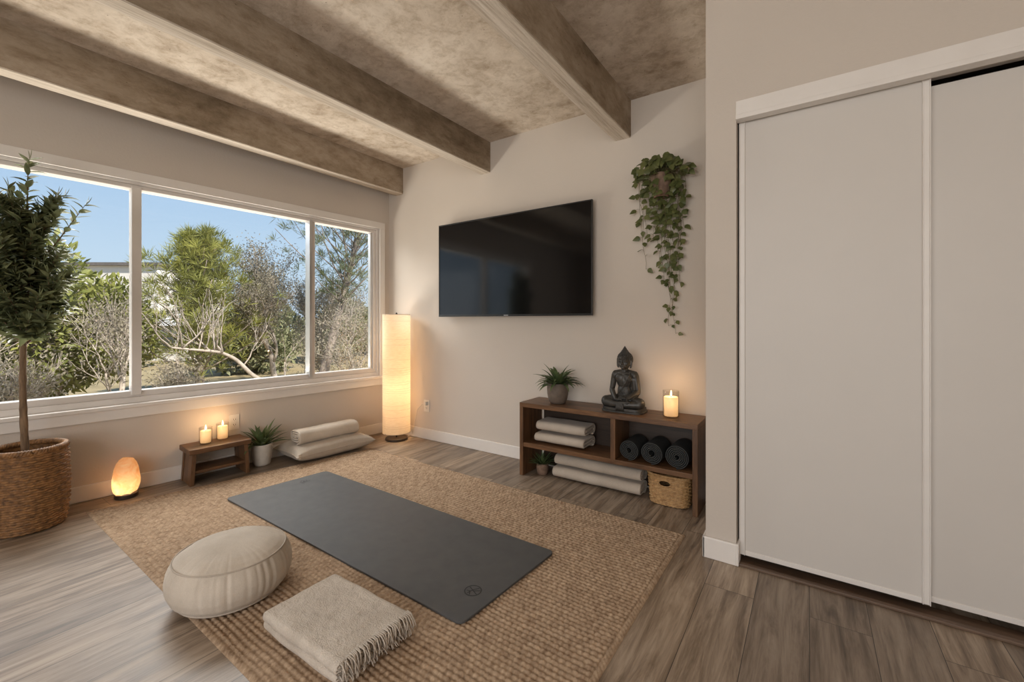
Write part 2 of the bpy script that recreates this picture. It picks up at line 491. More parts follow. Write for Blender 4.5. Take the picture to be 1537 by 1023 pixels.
def lamp(name, kind, loc, power, col, size=0.03, parent=None):
    l = bpy.data.lights.new(name, kind); l.energy = power; l.color = col
    if kind == 'POINT': l.shadow_soft_size = size
    o = bpy.data.objects.new(name, l); C.objects.link(o); o.location = loc
    if parent: o.parent = parent
    return o
SKY, SUN, REAR_FILL, LEFT, CEILING_FILL, EXPO = 0.94, 5.0, 58, 165, 98, 0.80
def fix(o, d=0.0003):
    """merge the seams of a mesh and turn its normals outward"""
    bm = bmesh.new(); bm.from_mesh(o.data)
    bmesh.ops.remove_doubles(bm, verts=bm.verts, dist=d)
    bmesh.ops.recalc_face_normals(bm, faces=bm.faces)
    bm.to_mesh(o.data); bm.free()
    return o
# ------------------------------------------------------------------ the room
YB = 2.93                      # back wall
YC = 2.22                      # closet front
WL = (-3.57, 2.93, 0); WA = math.radians(-4.16)   # corner and slight skew of the window wall
ZC = 2.66
def onwall(s, off, z):         # a point near the window wall: s along it from the corner, off into the room
    c, n = math.cos(WA), math.sin(WA)
    x, y = off, -s
    return (WL[0] + c*x - n*y, WL[1] + n*x + c*y, z)

struct(bx(-4.3, 2.1, -2.5, 3.08, -0.12, 0).build('floor', M['floor']))
struct(bx(-4.35, 2.15, -2.55, 3.1, ZC, 2.92).build('ceiling', M['concrete']))
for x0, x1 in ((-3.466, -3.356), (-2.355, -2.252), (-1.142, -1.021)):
    bm_ = struct(bx(x0, x1, -2.42, YB + 0.004, 2.409, ZC + 0.01).build('ceiling_beam', M['beam_shaded'], bevel=0.004, seg=1))
    bx(x0 + 0.003, x1 - 0.003, -2.42, YB + 0.003, 2.402, 2.412).build('beam_soffit_lit', M['soffit_lit'], bm_, bevel=0.003, seg=1)  # underside strip carrying the streaks and the painted-in lit tone
struct(bx(-3.9, 2.1, YB, YB + 0.14, 0, ZC + 0.05).build('wall_back', M['wall']))

w = B()
w.box(-0.16, 0, -5.5, 0.15, -0.1, 0.575)
w.box(-0.16, 0, -5.5, 0.15, 2.09, ZC + 0.05)
w.box(-0.16, 0, -0.085, 0.15, 0.575, 2.09)
w.box(-0.16, 0, -5.5, -3.25, 0.575, 2.09)
struct(w.build('wall_left', M['wall'], loc=WL, rz=WA))

w = B()
ol = [(-0.408, 0), (-0.278, 0), (-0.278, 2.13), (1.0, 2.13), (1.0, 0), (2.05, 0), (2.05, ZC + 0.02), (-0.408, ZC + 0.02)]
w.add([(x, YC, z) for x, z in ol] + [(x, YC + 0.1, z) for x, z in ol],
      [tuple(range(8)), tuple(range(15, 7, -1))] + [(i, i + 8, (i + 1) % 8 + 8, (i + 1) % 8) for i in range(8)])
w.box(-0.408, -0.308, YC + 0.1, YB + 0.01, 0, ZC + 0.02)
struct(w.build('wall_closet', M['wall']))
struct(bx(2.0, 2.12, -2.5, 3.0, 0, ZC + 0.02).build('wall_right', M['wall']))
w = B()
w.box(-4.2, -2.2, -2.52, -2.4, 0, ZC + 0.02)
w.box(1.7, 2.05, -2.52, -2.4, 0, ZC + 0.02)
w.box(-2.2, 1.7, -2.52, -2.4, 0, 0.25)
w.box(-2.2, 1.7, -2.52, -2.4, 2.4, ZC + 0.02)
struct(w.build('wall_rear', M['wall']))
w2 = bpy.data.objects.new('rear_fill_window', None); C.objects.link(w2); struct(w2)  # unseen window, added as an opening for the rear fill light
f = B()
f.box(-2.2, 1.7, -2.5, -2.44, 0.25, 0.31); f.box(-2.2, 1.7, -2.5, -2.44, 2.34, 2.4)
f.box(-2.2, -2.14, -2.5, -2.44, 0.31, 2.34); f.box(1.64, 1.7, -2.5, -2.44, 0.31, 2.34); f.box(-0.28, -0.22, -2.5, -2.44, 0.31, 2.34)
f.build('window_frame', M['vinyl'], w2)

# baseboards
struct(bx(0, 0.014, -5.3, 0, 0, 0.10).build('baseboard_left', M['white'], loc=WL, rz=WA, bevel=0.005))
struct(bx(-3.56, -0.41, YB - 0.014, YB, 0, 0.10).build('baseboard_back', M['white'], bevel=0.005))
w = B()
w.box(-0.422, -0.274, YC - 0.014, YC, 0, 0.10)
w.box(-0.422, -0.408, YC - 0.014, YB - 0.014, 0, 0.10)
w.box(-0.278, -0.266, YC - 0.014, YC + 0.06, 0, 0.10)
struct(w.build('baseboard_closet', M['white'], bevel=0.005))
struct(bx(1.0, 2.0, YC - 0.014, YC, 0, 0.10).build('baseboard_right', M['white'], bevel=0.005))

# window in the left wall
w1 = bpy.data.objects.new('window_1', None); C.objects.link(w1); struct(w1); w1.location = WL; w1.rotation_euler = (0, 0, WA)
cz = B()
cz.box(0, 0.013, -3.30, -0.056, 2.062, 2.125); cz.box(0, 0.013, -0.116, -0.056, 0.575, 2.062); cz.box(0, 0.013, -3.30, -3.24, 0.575, 2.062)
cz.build('casing', M['white'], w1, bevel=0.003)
sl = B()
sl.box(-0.12, 0.034, -3.33, -0.02, 0.553, 0.577); sl.box(0, 0.02, -3.31, -0.03, 0.487, 0.553)
sl.build('window_sill', M['white'], w1, bevel=0.003)
fr = B()
fr.box(-0.12, -0.012, -3.25, -0.085, 2.045, 2.09); fr.box(-0.12, -0.03, -3.25, -0.085, 2.018, 2.045)
fr.box(-0.12, -0.02, -3.25, -0.085, 0.577, 0.615); fr.box(-0.12, -0.04, -3.25, -0.085, 0.615, 0.655)
fr.box(-0.12, -0.012, -0.135, -0.085, 0.577, 2.05); fr.box(-0.12, -0.012, -3.25, -3.2, 0.577, 2.05)
fr.build('window_frame', M['vinyl'], w1, bevel=0.003)
sa = B()
sa.box(-0.075, -0.03, -0.168, -0.135, 0.65, 2.02)
sa.box(-0.075, -0.04, -0.79, -0.756, 0.65, 2.02)
sa.build('sliding_sash', M['vinyl'], w1, bevel=0.003)
ms = B()
ms.box(-0.10, -0.02, -0.815, -0.79, 0.63, 2.03); ms.box(-0.085, -0.045, -0.190, -0.168, 0.65, 2.02)
ms.build('metal_rail', M['alum'], w1, bevel=0.002)
bx(-0.10, -0.018, -2.016, -1.964, 0.63, 2.03).build('mullion', M['vinyl'], w1, bevel=0.004)
for s0, s1, xo in ((0.16, 0.756, -0.055), (0.80, 1.97, -0.072), (2.01, 3.21, -0.072)):
    bx(xo - 0.003, xo, -s1, -s0, 0.64, 2.03).build('pane', M['glass'], w1)

# closet doors and tracks
def closet_door(name, x0, x1, y, z0, z1):
    d = bpy.data.objects.new(name, None); C.objects.link(d); struct(d); d.location = ((x0+x1)/2, y, z0)
    W = (x1-x0)/2; H = z1-z0
    bx(-W+0.01, W-0.01, 0.004, 0.02, 0.004, H).build('door_panel', M['door'], d)
    for sx in (-1, 1):
        b = B(); xa = sx*W; xb = sx*(W-0.024)
        b.box(min(xa, xb), max(xa, xb), 0, 0.024, 0, H)
        xc = sx*(W-0.0035)
        b.box(min(xa, xc), max(xa, xc), -0.006, 0, 0, H)
        xd = sx*(W-0.024); xe = sx*(W-0.0205)
        b.box(min(xd, xe), max(xd, xe), -0.006, 0, 0, H)
        b.build('stile', M['white'], d, bevel=0.0012)
    bx(-W+0.024, W-0.024, 0.0, 0.022, 0, 0.022).build('bottom_rail', M['white'], d, bevel=0.002)
    return d
closet_door('door_1', -0.271, 0.382, YC + 0.046, 0.034, 2.062)
closet_door('door_2', 0.35, 0.995, YC + 0.078, 0.034, 2.035)
h = B()
h.box(-0.278, 1.0, YC - 0.016, YC + 0.1, 2.062, 2.13); h.box(-0.278, 1.0, YC - 0.022, YC + 0.03, 2.045, 2.066)
struct(h.build('trim_1', M['white'], bevel=0.002))
h = B()
h.box(-0.266, 1.0, YC - 0.004, YC + 0.022, 0, 0.012); h.box(-0.266, 1.0, YC + 0.022, YC + 0.1, 0, 0.005)
struct(h.build('trim_2', M['track'], bevel=0.003))

# ------------------------------------------------------------------ outlets
def outlet(label, loc, rz):
    t = thing('power_outlet', label, 'outlet', loc, rz, 'wall outlets')       # faces local -y
    bx(-0.036, 0.036, -0.006, 0, -0.058, 0.058).build('cover_plate', M['plastic'], t, bevel=0.003)
    for z in (-0.02, 0.02):
        s = bx(-0.017, 0.017, -0.0085, -0.005, z-0.015, z+0.015).build('socket', M['plastic'], t, bevel=0.003)
        sl = B(); sl.box(-0.008, -0.0055, -0.0092, -0.008, z-0.004, z+0.007); sl.box(0.0055, 0.008, -0.0092, -0.008, z-0.004, z+0.006)
        sl.box(-0.002, 0.002, -0.0092, -0.008, z-0.011, z-0.007)
        sl.build('slot', M['slot'], s)
    return t
outlet('white wall outlet under the window, above the small wooden stool', onwall(1.415, 0.0, 0.345), WA + PI/2)
outlet('white wall outlet on the television wall beside the floor lamp', (-3.018, YB, 0.318), 0)

# ------------------------------------------------------------------ television
tv = thing('television', 'large black flat screen television mounted on the wall', 'television', (-2.034, 2.858, 1.167))
TW, TH = 0.756, 0.832
bx(-TW+0.009, TW-0.009, 0.0, 0.012, 0.016, TH-0.009).build('screen', M['tv'], tv)
b = B()
b.box(-TW, TW, -0.003, 0.016, 0, 0.016); b.box(-TW, TW, -0.003, 0.016, TH-0.009, TH)
b.box(-TW, -TW+0.009, -0.003, 0.016, 0.016, TH-0.009); b.box(TW-0.009, TW, -0.003, 0.016, 0.016, TH-0.009)
b.build('bezel', M['black'], tv, bevel=0.001)
bx(-TW+0.03, TW-0.03, 0.016, 0.04, 0.03, TH-0.03).build('back_housing', M['black'], tv, bevel=0.008)
bx(-0.22, 0.22, 0.04, 0.072, 0.25, 0.6).build('mount_bracket', M['metal_dark'], tv)
lg = B()
for i in range(4): lg.box(-0.021+i*0.011, -0.013+i*0.011, -0.0042, -0.003, 0.0045, 0.0115)
lg.build('logo', M['silver'], tv)

# ------------------------------------------------------------------ rug and mat
def rug():
    nu, nv = 760, 420
    A, Bc, Cc, D = np.array([-3.50, 0.655]), np.array([-3.19, 2.415]), np.array([-0.535, 2.375]), np.array([-0.545, 0.63])
    u = np.linspace(0, 1, nu)[None, :]; v = np.linspace(0, 1, nv)[:, None]
    P = ((1-u)*(1-v))[..., None]*A + (u*(1-v))[..., None]*D + (u*v)[..., None]*Cc + ((1-u)*v)[..., None]*Bc
    X = P[..., 0]; Y = P[..., 1]
    rng = np.random.default_rng(3)
    gx = v*1.75 + 0.003*np.sin(X*7 + v*20) + 0.0015*np.sin(X*23+v*11)
    pitch = 0.0215
    row = np.floor(gx/pitch).astype(int)
    ph = rng.random(400)[np.clip(row, 0, 399)]
    a = np.abs(np.sin(PI*gx/pitch))**0.55
    knots = np.abs(np.cos(PI*(X/0.0245 + 0.12*ph + 0.25*(row % 2))))**0.6
    hgt = 0.0086*a*(0.42 + 0.58*knots) + 0.0004*rng.standard_normal((nv, nu))*a
    edge = np.minimum(np.minimum(u, 1-u)*2.95, np.minimum(v, 1-v)*1.75) + 0*u
    hem = np.clip(1 - np.abs(edge-0.014)/0.014, 0, 1)
    hgt = np.where(edge < 0.028, 0.0075*np.sqrt(hem)*(0.8+0.2*np.cos(2*PI*(X+Y)/0.02)), hgt)
    Z = np.minimum(0.0012 + hgt, 0.0098)
    Z = np.where(edge < 1e-6, 0.0005, Z)
    co = np.stack([X, Y, Z], -1).reshape(-1, 3).astype(np.float32)
    idx = np.arange(nu*nv).reshape(nv, nu)
    q = np.stack([idx[:-1, :-1], idx[:-1, 1:], idx[1:, 1:], idx[1:, :-1]], -1).reshape(-1, 4).astype(np.int32)
    me = bpy.data.meshes.new('area_rug')
    me.vertices.add(len(co)); me.vertices.foreach_set('co', co.ravel())
    me.loops.add(q.size); me.loops.foreach_set('vertex_index', q.ravel())
    me.polygons.add(len(q)); me.polygons.foreach_set('loop_start', np.arange(0, q.size, 4, dtype=np.int32))
    me.polygons.foreach_set('use_smooth', np.ones(len(q), dtype=bool))
    me.update(); me.validate()
    me.materials.append(M['jute'])
    o = bpy.data.objects.new('area_rug', me); C.objects.link(o)
    tag(o, 'large tan woven jute rug spread on the plank floor', 'rug')
rug()

def rounded_slab(pts, r, z0, z1, n=8):
    """prism over a quad with rounded corners"""
    out = []
    m = len(pts)
    for i in range(m):
        p = V(pts[i]); a = (V(pts[i-1]) - p).normalized(); b_ = (V(pts[(i+1) % m]) - p).normalized()
        c = p + (a+b_)*r
        for k in range(n+1):
            t = k/n
            q = p + a*r*(1-t)**2 + b_*r*t**2
            out.append((q.x, q.y))
    B_ = B(); k = len(out)
    B_.add([(x, y, z0) for x, y in out] + [(x, y, z1) for x, y in out],
           [tuple(reversed(range(k))), tuple(range(k, 2*k))] + [(i, (i+1) % k, k+(i+1) % k, k+i) for i in range(k)])
    return B_
ym = thing('yoga_mat', 'dark grey yoga mat laid flat across the jute rug', 'yoga mat', (-2.02, 1.51, 0.0100))
rounded_slab([(-0.985, -0.315), (0.975, -0.325), (1.013, 0.307), (-0.925, 0.327)], 0.035, 0, 0.009).build('mat_sheet', M['mat'], ym, bevel=0.0015)
def strip(b, pts, w, z):
    for (x0, y0), (x1, y1) in zip(pts[:-1], pts[1:]):
        d = V((x1-x0, y1-y0)); 
        if d.length < 1e-6: continue
        d.normalize(); n_ = V((-d.y, d.x))*w/2
        b.add([(x0+n_.x, y0+n_.y, z), (x1+n_.x, y1+n_.y, z), (x1-n_.x, y1-n_.y, z), (x0-n_.x, y0-n_.y, z)], [(0, 3, 2, 1)])
e = B(); z = 0.0094; cx, cy = 0.885, -0.15
circ = lambda r, n=40: [(cx + r*math.cos(2*PI*i/n), cy + r*math.sin(2*PI*i/n)) for i in range(n+1)]
strip(e, circ(0.034), 0.005, z)
strip(e, [(cx-0.026, cy+0.012), (cx+0.028, cy-0.012)], 0.004, z)
strip(e, [(cx-0.010, cy-0.026), (cx-0.004, cy+0.002), (cx+0.012, cy+0.028)], 0.004, z)
strip(e, [(cx+0.003, cy-0.001), (cx+0.026, cy+0.016)], 0.004, z)
strip(e, [(cx-0.024, cy-0.012), (cx-0.010, cy-0.008), (cx+0.004, cy-0.028)], 0.004, z)
e.build('emblem', M['emblem'], ym)
e = B(); cx, cy = -0.835, 0.105
for a in (-0.5, 0.1, 0.7):
    p0 = V((cx, cy)); d = V((math.cos(a+2.2), math.sin(a+2.2)))
    n_ = V((-d.y, d.x))
    pts = [tuple(p0 + d*t*0.05 + n_*0.010*math.sin(PI*t)) for t in [i/8 for i in range(9)]]
    pts2 = [tuple(p0 + d*t*0.05 - n_*0.010*math.sin(PI*t)) for t in [i/8 for i in range(9)]]
    strip(e, pts, 0.0035, z); strip(e, pts2, 0.0035, z)
strip(e, [(cx-0.03, cy-0.012), (cx+0.03, cy-0.012)], 0.0035, z)
e.build('emblem', M['emblem'], ym)

# ------------------------------------------------------------------ round meditation cushion
SX, SZ = 0.82, 1.13
def pouf():
    t = thing('meditation_cushion', 'round beige meditation cushion with pleated sides on the rug', 'cushion', (-1.970, 0.806, 0.0100), 0.3)
    prof = [(0.0, 0.0), (0.10, 0.0), (0.19, 0.002), (0.222, 0.010), (0.250, 0.030), (0.267, 0.060), (0.271, 0.088), (0.266, 0.112), (0.255, 0.132), (0.243, 0.146),
            (0.2385, 0.150), (0.2325, 0.153), (0.215, 0.161), (0.175, 0.173), (0.12, 0.181), (0.06, 0.185), (0.0, 0.186)]
    P = []
    for i in range(len(prof)-1):
        for k in range(4):
            q = k/4; P.append((prof[i][0]*(1-q)+prof[i+1][0]*q, prof[i][1]*(1-q)+prof[i+1][1]*q))
    P.append(prof[-1])
    rnd = random.Random(5)
    npl = 34
    folds = []; a = 0
    while a < 2*PI:
        folds.append((a, rnd.uniform(0.4, 1.0), rnd.uniform(0.02, 0.045))); a += rnd.choice([0.09, 0.13, 0.17, 0.24, 0.3])
    def crease(th):
        s = 0
        for a, am, wd in folds:
            d = (th - a + PI) % (2*PI) - PI
            if abs(d) < 0.12: s -= am*math.exp(-(d/wd)**2)
            s += 0.35*am*math.exp(-((d-0.055)/0.03)**2) if abs(d) < 0.2 else 0
        return s
    seg = 288
    cr = [crease(2*PI*i/seg) for i in range(seg)]
    def fn(i, j):
        r, z = P[j]; th = 2*PI*i/seg
        side = max(0, min(1, (z-0.012)/0.05))*max(0, min(1, (0.149-z)/0.012)) if r > 0.2 else 0
        near = max(0, 1-abs(z-0.15)/0.045)
        rr = r + side*(0.0045 + 0.003*near)*cr[i]
        n3 = noise.noise(V((r*math.cos(th)*9, r*math.sin(th)*9, z*12)))
        top = 1 if z > 0.15 else 0
        rad = top*max(0, (r-0.11)/0.13)
        return (rr*math.cos(th)*(1+0.012*n3), rr*math.sin(th)*(1+0.012*n3), z + top*(0.003*n3 + 0.0016*rad*cr[i]))
    b = B(); b.grid(fn, seg, len(P), closeu=True)
    for i, p_ in enumerate(b.v): b.v[i] = (p_[0]*SX, p_[1]*SX, p_[2]*SZ)
    b.build('cushion_body', M['linen'], t, smooth=True)
    for R0, zz in ((0.241, 0.150), (0.224, 0.010)):
        pts = [(SX*R0*math.cos(2*PI*i/120), SX*R0*math.sin(2*PI*i/120), SZ*zz) for i in range(121)]
        p = B(); p.tube(pts, 0.0032, 8, cap=False); p.build('piping', M['piping'], t, smooth=True)
pouf()

# ------------------------------------------------------------------ folded throw with fringe
def slab(b, x0, x1, y0, y1, z0, z1, seed, grooves=0, nx=96, ny=64, nz=14, wob=0.005):
    """soft rounded slab; grooves = folded layers showing on its +x end"""
    cx_, cy_, cz_ = (x0+x1)/2, (y0+y1)/2, (z0+z1)/2
    hx, hy, hz = (x1-x0)/2, (y1-y0)/2, (z1-z0)/2
    r = hz*0.98
    def P(u, v, w):
        p = V((u*hx, v*hy, w*hz))
        q = V((max(-hx+r, min(hx-r*0.35, p.x)), max(-hy+r, min(hy-r, p.y)), 0))
        d = V((p.x-q.x, p.y-q.y, p.z))
        m = max(abs(d.x)/(r if d.x < 0 else r*0.35), abs(d.y)/r, abs(d.z)/hz, 1e-6)
        e = V((d.x/(r if d.x < 0 else r*0.35), d.y/r, d.z/hz))
        ee = e.normalized()*m if e.length > 1e-6 else e
        p = V((q.x + ee.x*(r if d.x < 0 else r*0.35), q.y + ee.y*r, ee.z*hz))
        s = V((cx_+p.x, cy_+p.y, cz_+p.z))
        n = noise.noise(V((s.x*7+seed, s.y*7, s.z*9))); n2 = noise.noise(V((s.x*22, s.y*22+seed, s.z*22)))
        s.z += (n*wob + n2*wob*0.35)*max(0, w)
        s.x += n*wob*1.5; s.y += noise.noise(V((s.x*6, s.y*6+9, seed)))*wob*1.5
        if grooves and u > 0.985:
            s.x -= 0.009*(0.5+0.5*math.cos(2*PI*grooves*(w*0.5+0.5) + n*2)) 
        return s
    for w in (-1, 1):
        b.grid(lambda i, j: P(-1+2*i/(nx-1), (-1+2*j/(ny-1))*w*-1 if w < 0 else -1+2*j/(ny-1), w), nx, ny)
    for v in (-1, 1):
        b.grid(lambda i, j: P((-1+2*i/(nx-1))*(-v), v, -1+2*j/(nz-1)), nx, nz)
    for u in (-1, 1):
        b.grid(lambda i, j: P(u, (-1+2*i/(ny-1))*u, -1+2*j/(nz-1)), ny, nz)
def throw():
    t = thing('throw_blanket', 'folded beige throw blanket with fringed end lying on the rug', 'blanket', (-1.385, 0.915, 0.0100), math.radians(1.0))
    b = B()
    slab(b, -0.245, 0.205, -0.150, 0.150, 0.000, 0.036, 2, 3)
    slab(b, -0.238, 0.213, -0.154, 0.148, 0.032, 0.072, 5, 3)
    fix(b.build('blanket_body', M['throwf'], t, smooth=True), 0.0006)
    rnd = random.Random(11)
    def fringe(x, z, n, drop, out):
        f = B()
        for k in range(n):
            y = -0.142 + 0.284*(k+0.5)/n + rnd.uniform(-0.002, 0.002)
            dy = rnd.uniform(-0.014, 0.014); o_ = out*rnd.uniform(0.7, 1.2); dr = drop*rnd.uniform(0.75, 1.05)
            pts = [(x-0.012, y, z+0.001), (x+o_*0.45, y+dy*0.3, z-0.001), (x+o_*0.85, y+dy*0.7, z-dr*0.4), (x+o_, y+dy, z-dr*0.75), (x+o_*(0.9+rnd.uniform(-.1,.3)), y+dy*1.3, z-dr)]
            f.tube(pts, [0.0021, 0.0024, 0.0022, 0.002, 0.0012], 5)
        return f
    fringe(0.208, 0.071, 62, 0.045, 0.022).build('fringe', M['throwf'], t, smooth=True)
    fringe(0.200, 0.034, 52, 0.026, 0.030).build('fringe', M['throwf'], t, smooth=True)
throw()

# ------------------------------------------------------------------ rolled / folded cloth
def flat_roll(b, w, h, ln, pitch, thick, axis='x', turns=None, seed=0, wob=0.003, taper=0.012):
    """cloth wound into a flattened roll of width w and height h, running along an axis from 0 to ln"""
    r0 = h/2; half = max(0, w/2 - r0)
    turns = turns or int((r0-0.008)/pitch)
    path = []
    n_arc = 14; n_st = 6 if half > 0 else 0
    r = r0
    tot = turns*(2*n_arc + 2*n_st); k = 0
    for t in range(turns):
        for side in (1, -1):
            for i in range(n_arc):
                a = -PI/2 + PI*i/n_arc if side == 1 else PI/2 + PI*i/n_arc
                r = r0 - pitch*k/(2*n_arc + 2*n_st)
                path.append((side*half*(0.995 if t else 1) + r*math.cos(a), r*math.sin(a), math.cos(a), math.sin(a))); k += 1
            for i in range(n_st):
                r = r0 - pitch*k/(2*n_arc + 2*n_st)
                f_ = i/n_st; sg = 1 if side == 1 else -1
                path.append((sg*half*(1-2*f_), sg*r, 0, sg)); k += 1
    st = [0, taper*0.15, taper*0.5, taper] + [taper + (ln-2*taper)*i/16 for i in range(1, 16)] + [ln-taper, ln-taper*0.5, ln-taper*0.15, ln]
    th = [0.35, 0.7, 0.93, 1] + [1]*15 + [1, 0.93, 0.7, 0.35]
    m = len(path)
    def put(l, y, z):
        nn = noise.noise(V((l*9+seed*3.1, y*12, z*12)))*wob
        y2 = y*(1 + nn*2); z2 = z + nn*0.6
        return (l + nn, y2, z2 + h/2) if axis == 'x' else (y2, l + nn, z2 + h/2)
    o = len(b.v)
    for l, tk in zip(st, th):
        for (y, z, ny, nz) in path:
            d = thick*(1-tk)/2
            b.v.append(put(l, y - ny*d, z - nz*d))
        for (y, z, ny, nz) in path:
            d = thick*(1-(1-tk)/2)
            b.v.append(put(l, y - ny*d, z - nz*d))
    S = 2*m
    for s in range(len(st)-1):
        for i in range(m-1):
            a = o+s*S+i
            b.f.append((a, a+1, a+1+S, a+S))
            a += m
            b.f.append((a, a+S, a+1+S, a+1))
        b.f.append((o+s*S, o+s*S+S, o+s*S+S+m, o+s*S+m))
        e_ = o+s*S+m-1
        b.f.append((e_, e_+m, e_+m+S, e_+S))
    for s in (0, len(st)-1):
        for i in range(m-1):
            a = o+s*S+i
            b.f.append((a, a+m, a+m+1, a+1) if s == 0 else (a, a+1, a+m+1, a+m))

def cushion():
    t = thing('floor_cushion', 'large beige rectangular cushion on the floor under the window', 'cushion', (-3.405, 2.125, 0.0), math.radians(-4))
    hx, hy, H = 0.200, 0.325, 0.078
    n = 56
    def P(sg):
        def fn(i, j):
            u = -1+2*i/(n-1); v = -1+2*j/(n-1)
            cu, cv = abs(u), abs(v)
            prof = (max(0, 1-cu**3.0))**0.42*(max(0, 1-cv**4))**0.42
            pin = 1 - 0.06*(1-cv**2)*cu**4*0 - 0.05*(cu*cu*cv*cv)*-1
            x = u*hx*(1-0.05*(1-cv**2)*cu)*pin; y = v*hy*(1-0.03*(1-cu**2)*cv)*pin
            nn = noise.noise(V((x*9, y*7, sg*2.0)))
            edge = max(cu, cv)
            z = H + sg*(H*prof) + sg*nn*0.006*prof + 0.0025*math.sin(40*v)*(edge**8)*(1-edge)*4
            # dip under the roll
            if sg > 0: z -= 0.012*math.exp(-((u-0.05)/0.5)**2)*(1-cv**4)
            return (x, y, z if sg > 0 else max(0.0, z*0.98))
        return fn
    b = B(); b.grid(P(1), n, n); b.grid(P(-1), n, n)
    fix(b.build('cushion_body', M['linen_b'], t, smooth=True), 0.0006)
    pts = []
    f1 = P(1)
    ring = [(i, 0) for i in range(n)] + [(n-1, j) for j in range(1, n)] + [(i, n-1) for i in range(n-2, -1, -1)] + [(0, j) for j in range(n-2, -1, -1)]
    pts = [f1(i, j) for i, j in ring]
    p = B(); p.tube(pts, 0.0035, 6, cap=False); p.build('piping', M['piping'], t, smooth=True)
    z = B(); z.box(0.193, 0.207, -0.328, -0.310, 0.064, 0.102); z.build('corner_tab', M['linen'], t, bevel=0.003)
    r = B(); flat_roll(r, 0.190, 0.118, 0.52, 0.017, 0.0145, 'y', 3, seed=4, wob=0.006, taper=0.02)
    o = fix(r.build('rolled_blanket', M['linen'], None, smooth=True, loc=(-3.400, 1.850, 0.138), rz=math.radians(-4)))
    tag(o, 'beige blanket rolled up on top of the large floor cushion', 'blanket')
cushion()

# ------------------------------------------------------------------ small wooden stool
def stool():
    p = onwall(1.575, 0.135, 0)
    t = thing('step_stool', 'small dark wooden stool with a lower shelf holding two lit candles', 'stool', p, WA)
    # local x = into the room, y = toward the back wall
    bx(-0.112, 0.118, -0.192, 0.192, 0.215, 0.25).build('stool_top', M['walnut_y'], t, bevel=0.004)
    for s in (-1, 1):
        b = B()
        yb, yt = s*0.186, s*0.172
        for (xa, xb) in ((-0.104, -0.078), (-0.078, 0.072), (0.072, 0.106)):
            ins = 0.006 if xa == -0.078 else 0
            i0 = s*ins
            y0b, y1b = yb - i0, yb - s*0.026 + i0*0.3
            y0t, y1t = yt - i0, yt - s*0.026 + i0*0.3
            vs = [(xa, y0b, 0), (xb, y0b, 0), (xb, y1b, 0), (xa, y1b, 0), (xa, y0t, 0.215), (xb, y0t, 0.215), (xb, y1t, 0.215), (xa, y1t, 0.215)]
            fs = [(0,3,2,1),(4,5,6,7),(0,1,5,4),(1,2,6,5),(2,3,7,6),(3,0,4,7)]
            b.add(vs, fs)
        fix(b.build('side_panel', M['walnut_z'], t, bevel=0.002), 1e-6)
    bx(-0.09, 0.095, -0.158, 0.158, 0.075, 0.096).build('lower_shelf', M['walnut_y'], t, bevel=0.003)
    return p
stool()

def candle(name, label, loc, r, h, gr, gh, group=None, power=0.5):
    t = thing(name, label, 'candle', loc, 0, group)
    b = B()
    b.lathe([(gr-0.006, 0), (gr, 0.003), (gr, gh-0.001), (gr-0.001, gh), (gr-0.0025, gh-0.001), (gr-0.0025, 0.008), (0.002, 0.008)], 40)
    b.f.append(tuple(reversed(range(40))))
    b.build('glass_holder', M['cglass'], t, smooth=True)
    w = B()
    z0 = 0.0085
    w.lathe([(0.002, z0), (r-0.003, z0), (r, z0+0.004), (r, z0+h-0.005), (r-0.002, z0+h-0.001), (r-0.005, z0+h), (r*0.6, z0+h-0.003), (r*0.25, z0+h-0.006), (0.002, z0+h-0.0065)], 40)
    w.build('wax', M['wax'], t, smooth=True)
    k = B(); k.tube([(0, 0, z0+h-0.008), (0.0006, 0, z0+h), (0.0015, 0, z0+h+0.006)], 0.0011, 6); k.build('wick', M['wick'], t)
    f = B(); zf = z0+h+0.003
    f.lathe([(0.0004, 0), (0.0034, 0.004), (0.0048, 0.010), (0.0045, 0.016), (0.0030, 0.024), (0.0015, 0.031), (0.0002, 0.037)], 16, (0.001, 0, zf))
    f.build('flame', M['flame'], t, smooth=True)
    lamp('candle_light', 'POINT', (0, 0, zf+0.03), power, (1.0, 0.60, 0.28), 0.012, t)
    lamp('wax_glow_fill', 'POINT', (0, 0, z0+h*0.62), power*0.16, (1.0, 0.66, 0.36), 0.008, t)  # added light inside the wax, standing in for scattered flame light
pc = onwall(1.638, 0.13, 0.25)
candle('pillar_candle', 'lit ivory candle on the wooden stool, the one farther from the wall outlet', pc, 0.033, 0.086, 0.041, 0.118, 'candles on the stool', 0.34)
pc = onwall(1.522, 0.095, 0.25)
candle('pillar_candle', 'lit ivory candle on the wooden stool, the one beside the wall outlet', pc, 0.033, 0.092, 0.041, 0.122, 'candles on the stool', 0.34)

